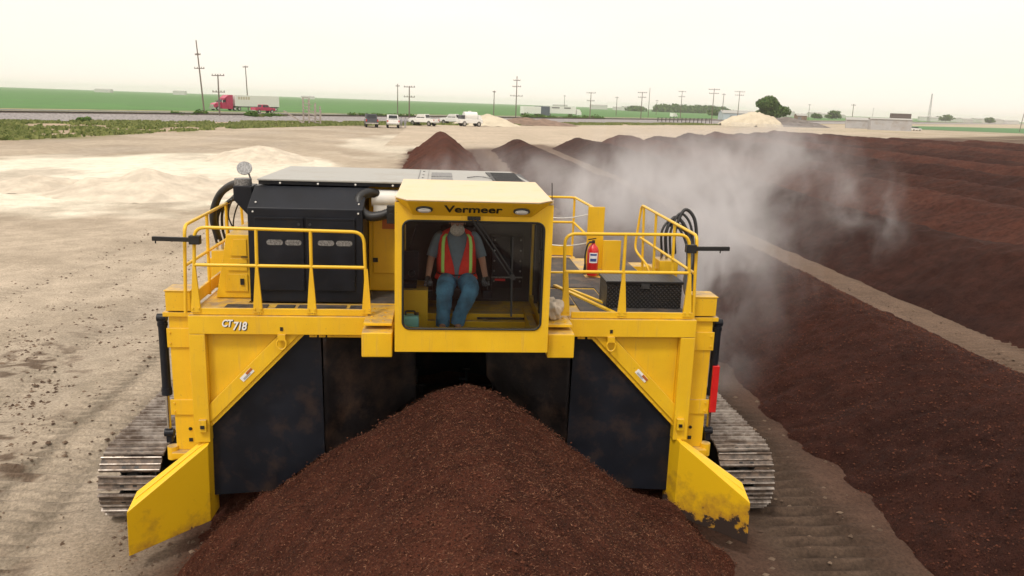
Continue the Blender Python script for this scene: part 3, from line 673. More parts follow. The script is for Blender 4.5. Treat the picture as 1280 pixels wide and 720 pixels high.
for k in range(74):
    x = -2.4+5.1*k/74; a = k*1.05*(1 if x < CX else -1); c = Vector((x, 10.4+math.cos(a)*.36, .78+math.sin(a)*.36)); d = Vector((0, math.cos(a), math.sin(a)))
    mb.bar(c, c+d*.2, .05, .03, (1, 0, 0)); mb.bar(c+d*.2+Vector((-.05, 0, 0)), c+d*.2+Vector((.05, 0, 0)), .06, .02)
tp('flails', mb, 'dark_metal', dr, 0)

# CT 718 on the left beam
bm_ = [o for o in T.children if o.name.startswith('front_beam')][0]
for tx, x, z, sz in (('CT', -2.205, 2.545, .105), ('718', -2.075, 2.515, .125)):
    textm(tx, sz, 'letter_black', bm_, frontmat(x+.008, 8.357, z-.007), .001, .0035, .25, .80, space=.92)
    textm(tx, sz, 'letter_white', bm_, frontmat(x, 8.354, z), .001, .0032, .25, .80, space=.92)

# steps either side of the cab
for a, b in ((-.77, -.455), (1.165, 1.45)):
    mb = MB(); mb.box(a, b, 8.0, 8.5, 2.295, 2.56); st = tp('step_box', mb, 'yellow', None, .012)
    mb = MB(); mb.box(a+.01, b-.01, 8.12, 8.9, 2.60, 2.632)
    for i in range(4):
        for j in range(2): mb.cyl((a+.08+.13*j, 8.2+.17*i, 2.632), (a+.08+.13*j, 8.2+.17*i, 2.642), .014, n=8)
    tp('tread', mb, 'yellow', st)
# deck
mb = MB(); mb.box(-2.62, 2.88, 8.66, 11.95, 2.43, 2.6); tp('main_frame', mb, 'yellow')
dk = tp('deck', MB().box(1.46, 2.86, 8.44, 11.9, 2.602, 2.632), 'yellow')
for a_ in ((-2.6, -.79, 8.44, 8.9, 2.602, 2.635), (1.16, 1.46, 8.92, 11.9, 2.602, 2.632), (-2.6, -2.1, 8.9, 11.9, 2.602, 2.633), (-.79, -.44, 8.93, 9.54, 2.602, 2.634)): tp('deck_panel', MB().box(*a_), 'yellow', dk)
for a, b, c, d in ((-2.30, -1.85, 8.50, 8.80), (-1.52, -1.0, 8.50, 8.80), (-1.76, -1.56, 8.50, 8.80), (-.96, -.80, 8.5, 8.8), (-.78, -.46, 8.94, 9.5),
                   (1.19, 1.60, 8.95, 9.75), (1.19, 2.0, 9.85, 10.7), (1.19, 2.0, 10.78, 11.88), (1.62, 1.98, 8.46, 9.75), (2.0, 2.84, 8.46, 10.45), (2.3, 2.84, 10.7, 11.88)): tp('grip_plate', MB().box(a, b, c, d, 2.633 if a < 1 else 2.634, 2.645), 'grey_deck', dk, .002)
for a_ in (((1.50, 9.9, 2.655), (1.98, 8.55, 2.655), .05, .025), ((1.66, 9.7, 2.655), (2.0, 8.9, 2.655), .04, .02), ((1.18, 9.8, 2.652), (1.4, 9.8, 2.652), .04, .02), ((1.17, 10.735, 2.652), (2.0, 10.735, 2.652), .05, .02)): tp('deck_rib', MB().bar(*a_), 'yellow_rail', dk, .002)
# engine enclosure
mb = MB(); mb.prism([(-2.08, 8.93, 2.64), (-2.08, 8.93, 3.70), (-2.06, 9.24, 3.91), (-2.06, 10.9, 3.91), (-2.06, 10.9, 2.64)], (1.25, 0, 0)); en = tp('engine_enclosure', mb, 'black', None, .01)
for x0, x1 in ((-2.0, -1.475), (-1.445, -.915)):
    mb = MB(); mb.box(x0, x1, 8.905, 8.928, 2.78, 3.60); dr_ = tp('access_door', mb, 'black', en, .006)
    mb = MB(); mb.box(x0, x1, 8.895, 8.904, 3.585, 3.605); mb.box(x1-.03, x1-.012, 8.893, 8.905, 2.85, 2.9); tp('door_edge', mb, 'black', dr_, .002)
    mb = MB()
    for q in (0, 1):
        cx = x0+.20+q*.2; mb.prism(arc((cx-.05, 8.902, 3.325), .03, 90, 270, 6)+arc((cx+.07, 8.902, 3.325), .03, -90, 90, 6), (0, .004, 0))
    tp('vent_reflection', mb, 'grille_grey', dr_, 0)  # grey slot fill painted as light reflected in the dark vents
    mb = MB(); mb.cyl((x1-.05 if x0 < -1.8 else x0+.04, 8.904, 3.53), (x1-.05 if x0 < -1.8 else x0+.04, 8.89, 3.53), .015, n=10); tp('latch', mb, 'plastic_dark', dr_, 0)
mb = MB()
for p in ((-2.02, 8.925, 3.66), (-.88, 8.925, 3.66), (-2.0, 9.0, 3.755), (-.88, 9.0, 3.755)): bolt(mb, p, (0, -1, 0), .011)
tp('bolt', mb, 'white', en, 0)
mb = MB(); mb.box(-2.02, 1.12, 9.26, 11.0, 3.925, 3.965); hd = tp('engine_hood', mb, 'black', None, .004)
mb = MB(); mb.prism([(-2.03, 9.24, 3.967), (1.13, 9.24, 3.967), (.98, 11.05, 3.967), (-1.98, 11.05, 3.967)], (0, 0, .022)); tp('hood_panel', mb, 'hood_top', hd, .006)
mb = MB(); mb.box(-.245, -.235, 9.27, 11.0, 3.990, 3.996); mb.box(-.13, -.125, 9.27, 11.0, 3.99, 3.995)
for q in (9.4, 9.8, 10.2, 10.7):
    for xx in (-.19,): mb.cyl((xx, q, 3.99), (xx, q, 3.997), .014, n=8)
mb.tube(smooth_path([(.35, 9.9, 4.0), (.5, 9.95, 4.01), (.65, 9.88, 4.0)]), .008, 6); tp('hood_seam', mb, 'grille_grey', hd, 0)
mb = MB(); mb.box(-.09, .17, 9.42, 9.85, 3.99, 3.997); mb.box(-.09, .17, 10.0, 10.55, 3.99, 3.997); tp('hood_window', mb, 'grille_grey', hd, .002)
mb = MB(); mb.prism([(.66, 9.35, 3.991), (1.05, 9.35, 3.991), (.96, 10.75, 3.991), (.62, 10.75, 3.991)], (0, 0, .008))
for k in range(16): mb.box(.68, 1.0, 9.42+.08*k, 9.45+.08*k, 3.999, 4.006)
tp('hood_grille', mb, 'plastic_dark', hd, 0)
for k in range(7): mb = MB(); bolt(mb, (-1.98+.2+.42*k, 9.255, 3.945), (0, -1, 0), .013); tp('bolt', mb, 'white', hd, 0)
# yellow housing beside the cab
mb = MB(); mb.box(-.82, -.42, 9.55, 11.0, 2.64, 3.92); yh = tp('engine_housing', mb, 'yellow', None, .01)
mb = MB(); mb.box(-.77, -.46, 9.525, 9.547, 2.86, 3.55); yd = tp('housing_door', mb, 'yellow', yh, .008)
mb = MB(); mb.box(-.77, -.71, 9.505, 9.525, 3.0, 3.05); tp('latch', mb, 'letter_black', yd, .003)
mb = MB(); mb.box(-.66, -.46, 9.517, 9.524, 3.40, 3.53); tp('mesh_panel', mb, 'sticker_orange', yd, 0)
mb = MB(); mb.prism([(-2.5, 9.1, 2.64), (-2.11, 9.1, 2.64), (-2.11, 9.1, 3.37), (-2.36, 9.1, 3.37)], (0, 2.2, 0)); sh = tp('side_housing', mb, 'yellow', None, .01)
mb = MB()
for z0, z1 in ((3.13, 3.32), (2.96, 3.10), (2.72, 2.92)): mb.prism([(-2.46+(z0-2.64)*.19+.05, 9.085, z0), (-2.14, 9.085, z0), (-2.14, 9.085, z1), (-2.46+(z1-2.64)*.19+.05, 9.085, z1)], (0, .012, 0))
tp('panel', mb, 'yellow', sh, .003)
mb = MB(); mb.box(-2.22, -2.18, 9.07, 9.084, 2.80, 2.87); mb.box(-2.22, -2.13, 9.07, 9.084, 3.035, 3.045); mb.box(-2.2, -2.13, 9.07, 9.084, 3.115, 3.125); tp('vent_slot', mb, 'letter_black', sh, 0)
# air filter, hose, camera
mb = MB(); mb.cyl((-.76, 9.32, 3.79), (-.45, 9.32, 3.79), .10, n=20); mb.box(-.74, -.5, 9.25, 9.42, 3.64, 3.76); fl = tp('air_filter', mb, 'white', None, .004)
mb = MB(); hp = smooth_path([(-.70, 9.28, 3.84), (-.80, 9.2, 3.86), (-.89, 9.12, 3.80), (-.86, 9.05, 3.68), (-.76, 9.02, 3.62), (-.64, 9.02, 3.63), (-.55, 9.04, 3.66)], 8)
mb.tube(hp, .05, 14, True, [.052+.005*(i % 2) for i in range(len(hp))]); tp('intake_hose', mb, 'hose', fl, 0)
mb = MB(); mb.box(-.57, -.48, 8.95, 9.05, 3.55, 3.75); mb.cyl((-.525, 8.95, 3.64), (-.525, 8.935, 3.64), .028); mb.box(-.55, -.5, 8.94, 8.95, 3.69, 3.72); tp('filter_clamp', mb, 'letter_black', fl, .006)
# chute and capped stack at the left rear of the enclosure
mb = MB(); mb.prism([(-2.30, 9.25, 3.90), (-2.09, 9.25, 3.90), (-2.09, 9.25, 3.52), (-2.13, 9.25, 3.55), (-2.30, 9.25, 3.74)], (0, .3, 0)); ch = tp('exhaust_box', mb, 'black', None, .01)
mb = MB(); mb.cyl((-2.21, 9.36, 3.90), (-2.21, 9.36, 3.975), .095, n=20); tp('exhaust_collar', mb, 'grille_grey', ch, 0)
mb = MB(); c = Vector((-2.19, 9.36, 4.09)); nrm = Vector((.1, -.75, .55)).normalized(); mb.cyl(c-nrm*.006, c+nrm*.006, .085, n=24); mb.cyl((-2.13, 9.38, 3.97), (-2.15, 9.37, 4.04), .01, n=6); tp('rain_cap', mb, 'grille_grey', ch, 0)
# guard rails
def rail(paths, r=.018, name='guard_rail'):
    mb = MB()
    for p in paths: mb.tube(p, r, 10)
    return tp(name, mb, 'yellow_rail', None, 0)
def gusset(parent, x, y, z1=3.14, w0=.10, w1=.028):
    mb = MB(); mb.prism([(x-w0/2, y-.035, 2.66), (x+w0/2, y-.035, 2.66), (x+w1/2, y-.02, z1), (x-w1/2, y-.02, z1)], (0, .03, 0))
    for q in (-.03, .03): bolt(mb, (x+q, y-.035, 2.70))
    tp('post_gusset', mb, 'yellow', parent, 0)
yF = 8.42
r1 = rail([rounded([(-2.545, yF, 2.66), (-2.50, yF, 3.555), (-.775, yF, 3.535), (-.745, yF, 2.66)], .12), [(-2.52, yF, 3.16), (-.76, yF, 3.155)], [(-1.89, yF, 2.66), (-1.88, yF, 3.55)], [(-1.325, yF, 2.66), (-1.325, yF, 3.55)]])
for x in (-2.52, -1.885, -1.325, -.75): gusset(r1, x, yF)
r2 = rail([rounded([(1.39, yF, 2.66), (1.36, yF, 3.56), (2.73, yF, 3.575), (2.80, yF, 2.66)], .12), [(1.38, yF, 3.145), (2.76, yF, 3.15)], [(2.025, yF, 2.66), (2.025, yF, 3.565)]])
for x in (1.40, 2.03, 2.77): gusset(r2, x, yF)
rail([rounded([(-2.66, 8.5, 2.62), (-2.62, 8.5, 3.56), (-2.63, 10.95, 3.58), (-2.60, 10.98, 2.62)], .1), [(-2.64, 8.5, 3.13), (-2.63, 10.9, 3.13)], [(-2.64, 9.35, 2.62), (-2.63, 9.35, 3.56)], [(-2.63, 10.2, 2.62), (-2.63, 10.2, 3.57)]])
mb = MB(); mb.box(-2.66, -2.63, 8.6, 10.9, 2.64, 2.78); tp('toe_board', mb, 'yellow')
rail([rounded([(2.86, 8.45, 2.62), (2.83, 8.45, 3.56), (2.84, 10.98, 3.58), (2.78, 10.98, 2.95), (2.9, 10.7, 2.78), (2.92, 10.4, 2.66)], .1), [(2.85, 8.5, 3.13), (2.85, 10.95, 3.12)], [(2.86, 9.35, 2.62), (2.84, 9.35, 3.57)], [(2.86, 10.2, 2.62), (2.84, 10.2, 3.57)], [(2.88, 10.85, 2.62), (2.84, 10.85, 3.57)]])
rail([rounded([(1.2, 12.0, 3.55), (2.06, 12.0, 3.55), (2.06, 12.0, 2.62)], .05), [(1.2, 12.0, 3.17), (2.06, 12.0, 3.17)], [(2.06, 12.0, 3.55), (2.18, 10.9, 3.52)], [(2.06, 12, 3.17), (2.3, 11.6, 2.95)]])
mb = MB(); mb.box(1.2, 2.05, 11.97, 12.0, 2.66, 2.82); mb.box(1.2, 2.1, 11.9, 12.02, 2.55, 2.64); tp('toe_board', mb, 'yellow')
mb = MB()
for a, b in (((1.25, 12.0, 3.38), (2.2, 11.0, 3.46)), ((1.25, 12, 2.98), (2.2, 11.0, 3.05))):
    a, b = Vector(a), Vector(b); mb.tube([a.lerp(b, k/14)-Vector((0, 0, .12*math.sin(PI*k/14))) for k in range(15)], .008, 6)
tp('safety_chain', mb, 'white', None, 0)
mb = MB(); mb.box(2.06, 2.29, 10.82, 10.86, 2.64, 3.56); mb.box(2.25, 2.50, 10.62, 10.65, 2.64, 3.13); mb.box(2.06, 2.5, 10.66, 10.80, 2.64, 2.7); tp('upright_panel', mb, 'yellow')
# folding marker arms
for xa, xb in ((-2.93, -2.46), (3.20, 2.72)):
    mb = MB(); mb.bar((xa, 8.44, 3.425), (xb, 8.40, 3.425), .035, .045); mb.box(min(xb, xb+.07*(1 if xb > 0 else -1))-.02, max(xb, xb+.07*(1 if xb > 0 else -1))+.02, 8.37, 8.45, 3.38, 3.47)
    mb.cyl((xa+(.03 if xa < 0 else -.1), 8.44, 3.40), (xa+(.03 if xa < 0 else -.1), 8.44, 3.375), .008, n=6); tp('marker_arm', mb, 'letter_black', None, .004)
# hydraulic manifolds and hoses on both sides
for s, bxs in ((-1, (-2.92, -2.68, 10.5, 10.8)), (1, (2.96, 3.22, 10.3, 10.6))):
    mb = MB(); mb.box(*bxs, 2.45, 2.92); mb.box(bxs[0]-.06, bxs[0]+.05, bxs[2]+.1, bxs[3]+.1, 2.4, 2.80)
    mn = tp('hydraulic_manifold', mb, 'yellow', None, .008)
    mb = MB()
    for k in range(3): mb.cyl((bxs[0]+.05+.07*k, bxs[2]+.1, 2.92), (bxs[0]+.05+.07*k, bxs[2]+.1, 3.02), .018, n=8)
    tp('fitting', mb, 'chrome', mn, 0)
    mb = MB()
    for k in range(4):
        x = bxs[0]+.05+.06*k; h_ = 3.36+.05*k
        if s < 0: pts_ = [(x, bxs[2]+.1, 3.0), (x-.03, bxs[2]+.05, 3.25), (x+.05, bxs[2]-.1, h_+.05), (x+.3, bxs[2]-.3, h_+.25), (x+.55, bxs[2]-.7, h_+.3)]
        else: pts_ = [(x, bxs[2]+.1, 3.0), (x-.02, bxs[2]+.1, 3.3), (x+.10, bxs[2]+.15, h_+.08), (x+.24, bxs[2]+.1, h_-.05), (x+.32-.02*k, bxs[2], 3.05), (x+.22-.03*k, bxs[2]-.35, 2.6)]
        mb.tube(smooth_path(pts_), .017+.006*(k % 2), 8)
    if s < 0:
        mb.tube(smooth_path([(-2.2, 9.6, 3.88), (-2.45, 9.9, 3.85), (-2.7, 10.2, 3.68), (-2.82, 10.3, 3.4), (-2.8, 10.4, 3.1)]), .045, 10)
        mb.tube(smooth_path([(-2.2, 9.65, 3.75), (-2.4, 9.9, 3.62), (-2.5, 10.0, 3.35), (-2.45, 10.0, 3.1), (-2.62, 10.2, 2.95)]), .010, 6)
        mb.tube(smooth_path([(-2.2, 9.65, 3.8), (-2.45, 9.95, 3.7), (-2.58, 10.1, 3.45), (-2.5, 10.1, 3.2), (-2.45, 10.1, 2.9)]), .010, 6)
    else:
        mb.tube(smooth_path([(3.1, 10.5, 3.4), (3.35, 10.45, 3.3), (3.34, 10.2, 3.0), (3.12, 9.6, 2.75), (3.06, 9.1, 2.62)]), .04, 10)
    tp('hydraulic_hoses', mb, 'hose', mn, 0)
# crawler tracks
def crawler(x0, x1, inner_x):
    yc0, yc1, zc, r = 9.10, 12.3, .44, .40
    mb = MB(); mb.box(min(inner_x, inner_x+(.1 if x0 < 0 else -.1)), max(inner_x, inner_x+(.1 if x0 < 0 else -.1)), 9.0, 12.0, .25, .62)
    xm0, xm1 = x0+.22, x1-.22; mb.box(xm0, xm1, 9.2, 11.9, .28, .60); fr_ = tp('track_frame', mb, 'dark_metal', None, .01)
    mb = MB(); per = 2*(yc1-yc0)+2*PI*r; n = 44; L = yc1-yc0
    def at_(d):
        d %= per
        if d < L: return Vector((0, yc1-d, zc+r)), Vector((0, -1, 0)), Vector((0, 0, 1))
        d -= L
        if d < PI*r: a = PI/2+d/r; return Vector((0, yc0+r*math.cos(a), zc+r*math.sin(a))), Vector((0, -math.sin(a), math.cos(a))), Vector((0, math.cos(a), math.sin(a)))
        d -= PI*r
        if d < L: return Vector((0, yc0+d, zc-r)), Vector((0, 1, 0)), Vector((0, 0, -1))
        d -= L; a = -PI/2+d/r; return Vector((0, yc1+r*math.cos(a), zc+r*math.sin(a))), Vector((0, -math.sin(a), math.cos(a))), Vector((0, math.cos(a), math.sin(a)))
    hp_ = per/n; xm = (x0+x1)/2; hw = (x1-x0)/2; mg = MB()
    for k in range(n):
        c, t, nr = at_(k*hp_+.07); nr = nr; sag = Vector((0, 0, -.015*math.sin(PI*min(1, max(0, (c.y-yc0)/L))) if nr.z > .9 else 0)); c = c+sag
        jit = random.uniform(-.004, .004); C_ = c+Vector((xm+jit, 0, 0))
        mb.obox(C_, (hw, 0, 0), t*hp_*.40, nr*.012)
        for q, hh in ((-.38, .034), (.0, .024), (.34, .024)):
            mg.prism([C_+Vector((-hw, 0, 0))+t*(hp_*q-.010)+nr*.012, C_+Vector((-hw, 0, 0))+t*(hp_*q+.010)+nr*.012, C_+Vector((-hw, 0, 0))+t*(hp_*q+.005)+nr*(.012+hh), C_+Vector((-hw, 0, 0))+t*(hp_*q-.005)+nr*(.012+hh)], (2*hw, 0, 0))
    bl = tp('track_belt', mb, 'track', fr_, 0); tp('grousers', mg, 'grouser', fr_, 0)
    mb = MB()
    for k in range(n):
        c, t, nr = at_(k*hp_+.07)
        for q in (-.07, .07): mb.obox(c+Vector((xm+q, 0, 0))+nr*.0135+t*hp_*.16, (.022, 0, 0), t*.012, nr*.001)
        for q in (-.09, .09): mb.obox(c+Vector((xm+q, 0, 0))-nr*.05, (.02, 0, 0), t*hp_*.42, nr*.035)
    tp('track_chain', mb, 'dark_metal', fr_, 0)
    for yc, rr in ((yc0, .31), (yc1, .31)):
        mb = MB(); mb.cyl((xm-.12, yc, zc), (xm+.12, yc, zc), rr, n=28); mb.cyl((xm-.2, yc, zc), (xm+.2, yc, zc), .12, n=16); tp('idler_wheel', mb, 'dark_metal', fr_, 0)
    for k in range(6):
        mb = MB(); mb.cyl((xm-.15, 9.4+.48*k, .16), (xm+.15, 9.4+.48*k, .16), .09, n=14); tp('track_roller', mb, 'dark_metal', fr_, 0)
    s_ = -1 if x0 < 0 else 1
    for a_ in ((min(s_*2.7, s_*3.45), max(s_*2.7, s_*3.45), 9.52, 9.8, .35, .6), (min(s_*2.7, s_*3.45), max(s_*2.7, s_*3.45), 11.4, 11.7, .35, .6), (min(s_*2.75, s_*3.0)+CX, max(s_*2.75, s_*3.0)+CX, 8.95, 9.5, .3, 1.3)): tp('axle_beam', MB().box(*a_), 'dark_metal', fr_, .01)
crawler(-3.80, -3.13, -3.06); crawler(3.47, 4.14, 3.40)

# ------------------------------------------------------------------ cab
CX0, CX1, CY0, CY1, CZ0, CZ1 = -.425, 1.15, 7.9, 9.3, 2.39, 3.97
def ring_plate(x0, x1, z0, z1, hx0, hx1, hz0, hz1, rad, y, th, n=8):
    inner = []
    for (cx, cz, a0) in ((hx1-rad, hz1-rad, 0), (hx0+rad, hz1-rad, 90), (hx0+rad, hz0+rad, 180), (hx1-rad, hz0+rad, 270)):
        for k in range(n+1):
            a = R(a0+90*k/n); inner.append((cx+rad*math.cos(a), cz+rad*math.sin(a)))
    outer = []
    for i, (x, z) in enumerate(inner):
        q, k = divmod(i, n+1)
        cor = ((x1, z1), (x0, z1), (x0, z0), (x1, z0))[q]; ent = ((x1, inner[i][1]), (inner[i][0], z1), (x0, inner[i][1]), (inner[i][0], z0))[q]; ext = ((inner[i][0], z1), (x0, inner[i][1]), (inner[i][0], z0), (x1, inner[i][1]))[q]
        outer.append(ent if k < n/2 else cor if k == n/2 else ext)
    N = len(inner); V_ = [(x, y, z) for x, z in inner]+[(x, y, z) for x, z in outer]+[(x, y+th, z) for x, z in inner]+[(x, y+th, z) for x, z in outer]; F_ = []
    for i in range(N):
        j = (i+1) % N; F_ += [(i, j, N+j, N+i), (2*N+i, 3*N+i, 3*N+j, 2*N+j), (i, 2*N+i, 2*N+j, j), (N+i, N+j, 3*N+j, 3*N+i)]
    return MB()._add(V_, F_), inner
mb, inn = ring_plate(CX0, CX1, CZ0, 3.925, -.345, 1.065, 2.635, 3.745, .075, CY0, .07)
mb.box(CX0, CX0+.05, CY0+.072, CY1, CZ0, CZ0+.5); mb.box(CX0, CX0+.05, 8.75, CY1, CZ0+.5, 3.93); mb.box(CX0, CX0+.05, CY0+.072, 8.02, CZ0+.5, 3.93)
mb.box(CX1-.05, CX1, CY0+.072, CY1, CZ0, CZ0+.30); mb.box(CX1-.05, CX1, 9.22, CY1, CZ0+.3, 3.93); mb.box(CX1-.05, CX1, CY0+.072, 8.0, CZ0+.3, 3.93)
mb.box(CX0+.052, CX1-.052, CY0+.072, CY1, CZ0, 2.43)
cab = tp('cab', mb, 'yellow', None, 0)
mb = MB(); mb.box(CX0+.055, CX1-.055, CY1-.05, CY1-.002, 2.45, 3.9); tp('rear_wall', mb, 'plastic_dark', cab, 0)
mb = MB(); mb.prism([(CX0+.0, CY0+.003, 3.93), (CX1, CY0+.003, 3.93), (CX1-.02, 9.32, 3.985), (CX0+.02, 9.32, 3.985)], (0, 0, .035)); rf = tp('cab_roof', mb, 'cream', cab, .01)
# visor: sloping front under the roof edge
A_, B_, C_, D_, E_, G_ = (-.30, 7.745, 3.955), (.99, 7.745, 3.955), (CX0, CY0-.002, 3.968), (CX1, CY0-.002, 3.968), (-.245, CY0-.003, 3.80), (.925, CY0-.003, 3.80)
mb = MB(); mb._add([A_, B_, C_, D_, E_, G_], [(0, 2, 3, 1), (0, 1, 5, 4), (0, 4, 2), (1, 3, 5), (2, 4, 5, 3)]); vz = tp('visor', mb, 'yellow', cab, .004)
mb = MB(); mb.prism([(A_[0]-.0, A_[1], A_[2]+.006), (B_[0], B_[1], B_[2]+.006), (D_[0], D_[1], D_[2]+.004), (C_[0], C_[1], C_[2]+.004)], (0, 0, .008)); tp('visor_top', mb, 'cream', vz, 0)
# lettering and lamps lie on the visor slope
sl_n = Vector((0, -(3.955-3.80), -(7.9-7.745))).normalized(); tiltv = math.degrees(math.atan2(-sl_n.z, -sl_n.y))
def on_visor(x, f, off=.004):
    p = Vector((x, 7.745+.155*f, 3.955-.155*f))+sl_n*off; return p
sl_up = Vector((0, -(.155), .155)).normalized()
mwV = Matrix(((1, 0, 0, 0), (0, sl_up.y, sl_n.y, 0), (0, sl_up.z, sl_n.z, 0), (0, 0, 0, 1)))
textm('Vermeer', .150, 'letter_black', vz, Matrix.Translation(on_visor(.345, .50, .004)) @ mwV, .0015, .0030, 0, 1.04, space=1.0)
for x in (-.135, .82):
    c = on_visor(x, .5, .002); mb = MB()
    ringp = [c+Vector((math.cos(R(a))*.082, 0, 0))+sl_up*math.sin(R(a))*.044 for a in range(0, 361, 15)]
    mb.prism(ringp[:-1], sl_n*.02); lp = tp('headlight', mb, 'plastic_dark', cab, .004)
    mb = MB(); ringq = [c+sl_n*.021+Vector((math.cos(R(a))*.066, 0, 0))+sl_up*math.sin(R(a))*.03 for a in range(0, 361, 15)]; mb.prism(ringq[:-1], sl_n*.008); tp('headlight_lens', mb, 'lamp_glass', lp, .002) if False else None
    mb.build('lens', M['lamp_glass'], lp, TO)
    lp2 = MB(); lp2.obox(c+sl_n*.031, (.05, 0, 0), sl_up*.010, sl_n*.002); lp2.build('bulb_strip', M['white'], lp, TO)
# windscreen and gasket
mb = MB(); mb.prism([(x, CY0+.03, z) for x, z in inn], (0, .006, 0)); ws = tp('windscreen', mb, 'glass', cab, 0)
mb = MB(); mb.tube([(x, CY0-.003, z) for x, z in inn]+[(inn[0][0], CY0-.003, inn[0][1])], .011, 8, False); tp('windscreen_seal', mb, 'letter_black', cab, 0)
mb = MB(); mb.box(CX1-.03, CX1-.024, 8.0, 9.22, 2.69, 3.93); mb.box(CX0+.022, CX0+.028, 8.02, 8.75, 2.89, 3.93); tp('side_glass', mb, 'glass', cab, 0)
mb = MB()
for yy in (8.35, 8.8): mb.box(CX1-.05, CX1-.02, yy, yy+.03, 2.69, 3.93)
mb.tube([(CX1-.06, 8.15, 2.8), (CX1-.06, 8.15, 3.7)], .014, 8); mb.tube([(CX1-.07, 8.75, 2.8), (CX1-.07, 8.75, 3.6)], .012, 8); mb.box(CX1-.09, CX1-.05, 8.1, 8.2, 3.3, 3.42); tp('side_window_frame', mb, 'plastic_dark', cab, 0)
# wiper
mb = MB(); mb.box(.29, .42, CY0-.035, CY0-.003, 3.765, 3.80)
for q in (.31, .35, .39): mb.cyl((q, CY0-.05, 3.782), (q, CY0-.03, 3.782), .018, n=10)
wp = tp('wiper_motor', mb, 'letter_black', cab, .002)
mb = MB(); mb.bar((.34, CY0-.045, 3.77), (.735, CY0-.04, 3.20), .008, .012); mb.bar((.385, CY0-.045, 3.77), (.77, CY0-.04, 3.215), .008, .012); mb.cyl((.755, CY0-.055, 3.195), (.755, CY0-.03, 3.195), .028, n=12)
mb.bar((.745, CY0-.03, 3.60), (.757, CY0-.025, 2.78), .014, .016); tp('wiper_arm', mb, 'letter_black', wp, 0)
# interior
mb = MB(); mb.box(CX0+.06, CX1-.06, 8.55, 8.62, 2.432, 2.54); mb.box(.98, 1.06, 8.0, 8.9, 2.432, 2.62); mb.box(CX0+.06, -.10, 8.5, 9.0, 2.432, 2.9); tp('floor_sill', mb, 'yellow', cab, .006)
mb = MB(); mb.box(CX0+.06, CX1-.06, 7.99, 8.54, 2.432, 2.445); mb.box(.45, 1.05, 8.63, 9.1, 2.54, 2.56); tp('floor_mat', mb, 'grey_deck', cab, 0)
mb = MB(); mb.box(.62, .98, 9.0, 9.2, 2.82, 3.42); cp = tp('control_cabinet', mb, 'black', cab, .006)
mb = MB()
for k in range(5): bolt(mb, (.65, 9.0, 2.9+.12*k)); bolt(mb, (.95, 9.0, 2.9+.12*k))
mb.box(.62, .98, 8.985, 8.998, 2.94, 2.955); tp('bolt', mb, 'grille_grey', cp, 0)
mb = MB(); mb.box(.66, .78, 8.99, 8.997, 2.905, 2.93); tp('sticker', mb, 'red', cp, 0)
seatm = M['plastic_dark']
mb = MB(); mb.box(.0, .46, 8.72, 9.15, 2.75, 2.87); mb.box(.12, .34, 8.82, 9.05, 2.44, 2.75); st = tp('operator_seat', mb, 'plastic_dark', cab, .03)
mb = MB(); mb.prism([(.0, 9.09, 2.86), (.46, 9.09, 2.86), (.43, 9.16, 3.5), (.03, 9.16, 3.5)], (0, .08, 0)); tp('seat_back', mb, 'plastic_dark', st, .02)
for x0, x1 in ((-.16, -.05), (.50, .61)):
    mb = MB(); mb.box(x0, x1, 8.62, 9.12, 2.78, 2.87); ar = tp('armrest', mb, 'black', st, .012)
    mb = MB(); xm = (x0+x1)/2; mb.cyl((xm, 8.68, 2.87), (xm, 8.68, 2.97), .012, n=8); mb.ball((xm, 8.68, 2.995), .028); tp('joystick', mb, 'letter_black', ar, 0)
mb = MB(); mb.box(CX0+.06, -.2, 8.35, 8.42, 3.05, 3.35); mb.box(CX0+.06, -.22, 8.36, 8.9, 2.95, 3.0); mb.cyl((-.30, 8.5, 3.35), (-.22, 8.45, 3.62), .012, n=8); mb.ball((-.27, 8.33, 3.12), .04); tp('side_console', mb, 'black', cab, .01)
mb = MB(); mb.tube([(CX1+.01, 8.05, 3.75), (CX1-.0, 8.1, 4.13)], .005, 6); mb.cyl((CX1+.01, 8.05, 3.7), (CX1+.01, 8.05, 3.78), .012, n=8); tp('antenna', mb, 'letter_black', cab, 0)

# ------------------------------------------------------------------ things carried on the deck
mt, nt, bs = new_mat('diamond_plate'); bs.inputs['Base Color'].default_value = (.018, .018, .02, 1); bs.inputs['Metallic'].default_value = .3; bs.inputs['Roughness'].default_value = .35
tcn = nt.nodes.new('ShaderNodeTexCoord'); mpn = nt.nodes.new('ShaderNodeMapping'); mpn.inputs['Rotation'].default_value = (0, R(45), 0); nt.links.new(tcn.outputs['Object'], mpn.inputs[0])
ch_ = nt.nodes.new('ShaderNodeTexVoronoi'); ch_.inputs['Scale'].default_value = 30; ch_.inputs['Randomness'].default_value = 0; nt.links.new(mpn.outputs[0], ch_.inputs['Vector'])
rch = ramp(nt, ch_.outputs['Distance'], .2, .4, (1, 1, 1, 1), (0, 0, 0, 1)); add_bump(nt, bs, rch.outputs[0], 1, .012)
nt.links.new(mixc(nt, rch.outputs[0], (.016, .016, .018, 1), (.06, .06, .065, 1)), bs.inputs['Base Color']); M['diamond'] = mt
tb = empty('tool_box', (2.38, 9.0, 2.645)); tag(tb, 'black diamond plate tool box standing on the deck behind the railing', 'tool box')
mb = MB(); mb.box(1.94, 2.82, 8.80, 9.22, 2.646, 2.93); mb.build('body', M['diamond'], tb, (2.38, 9.0, 2.645), .006)
mb = MB(); mb.box(1.925, 2.835, 8.785, 9.235, 2.932, 2.965); mb.build('lid', M['diamond'], tb, (2.38, 9.0, 2.645), .008)
mb = MB(); mb.box(2.33, 2.43, 8.775, 8.785, 2.88, 2.94); mb.build('latch', M['plastic_dark'], tb, (2.38, 9.0, 2.645), .003)
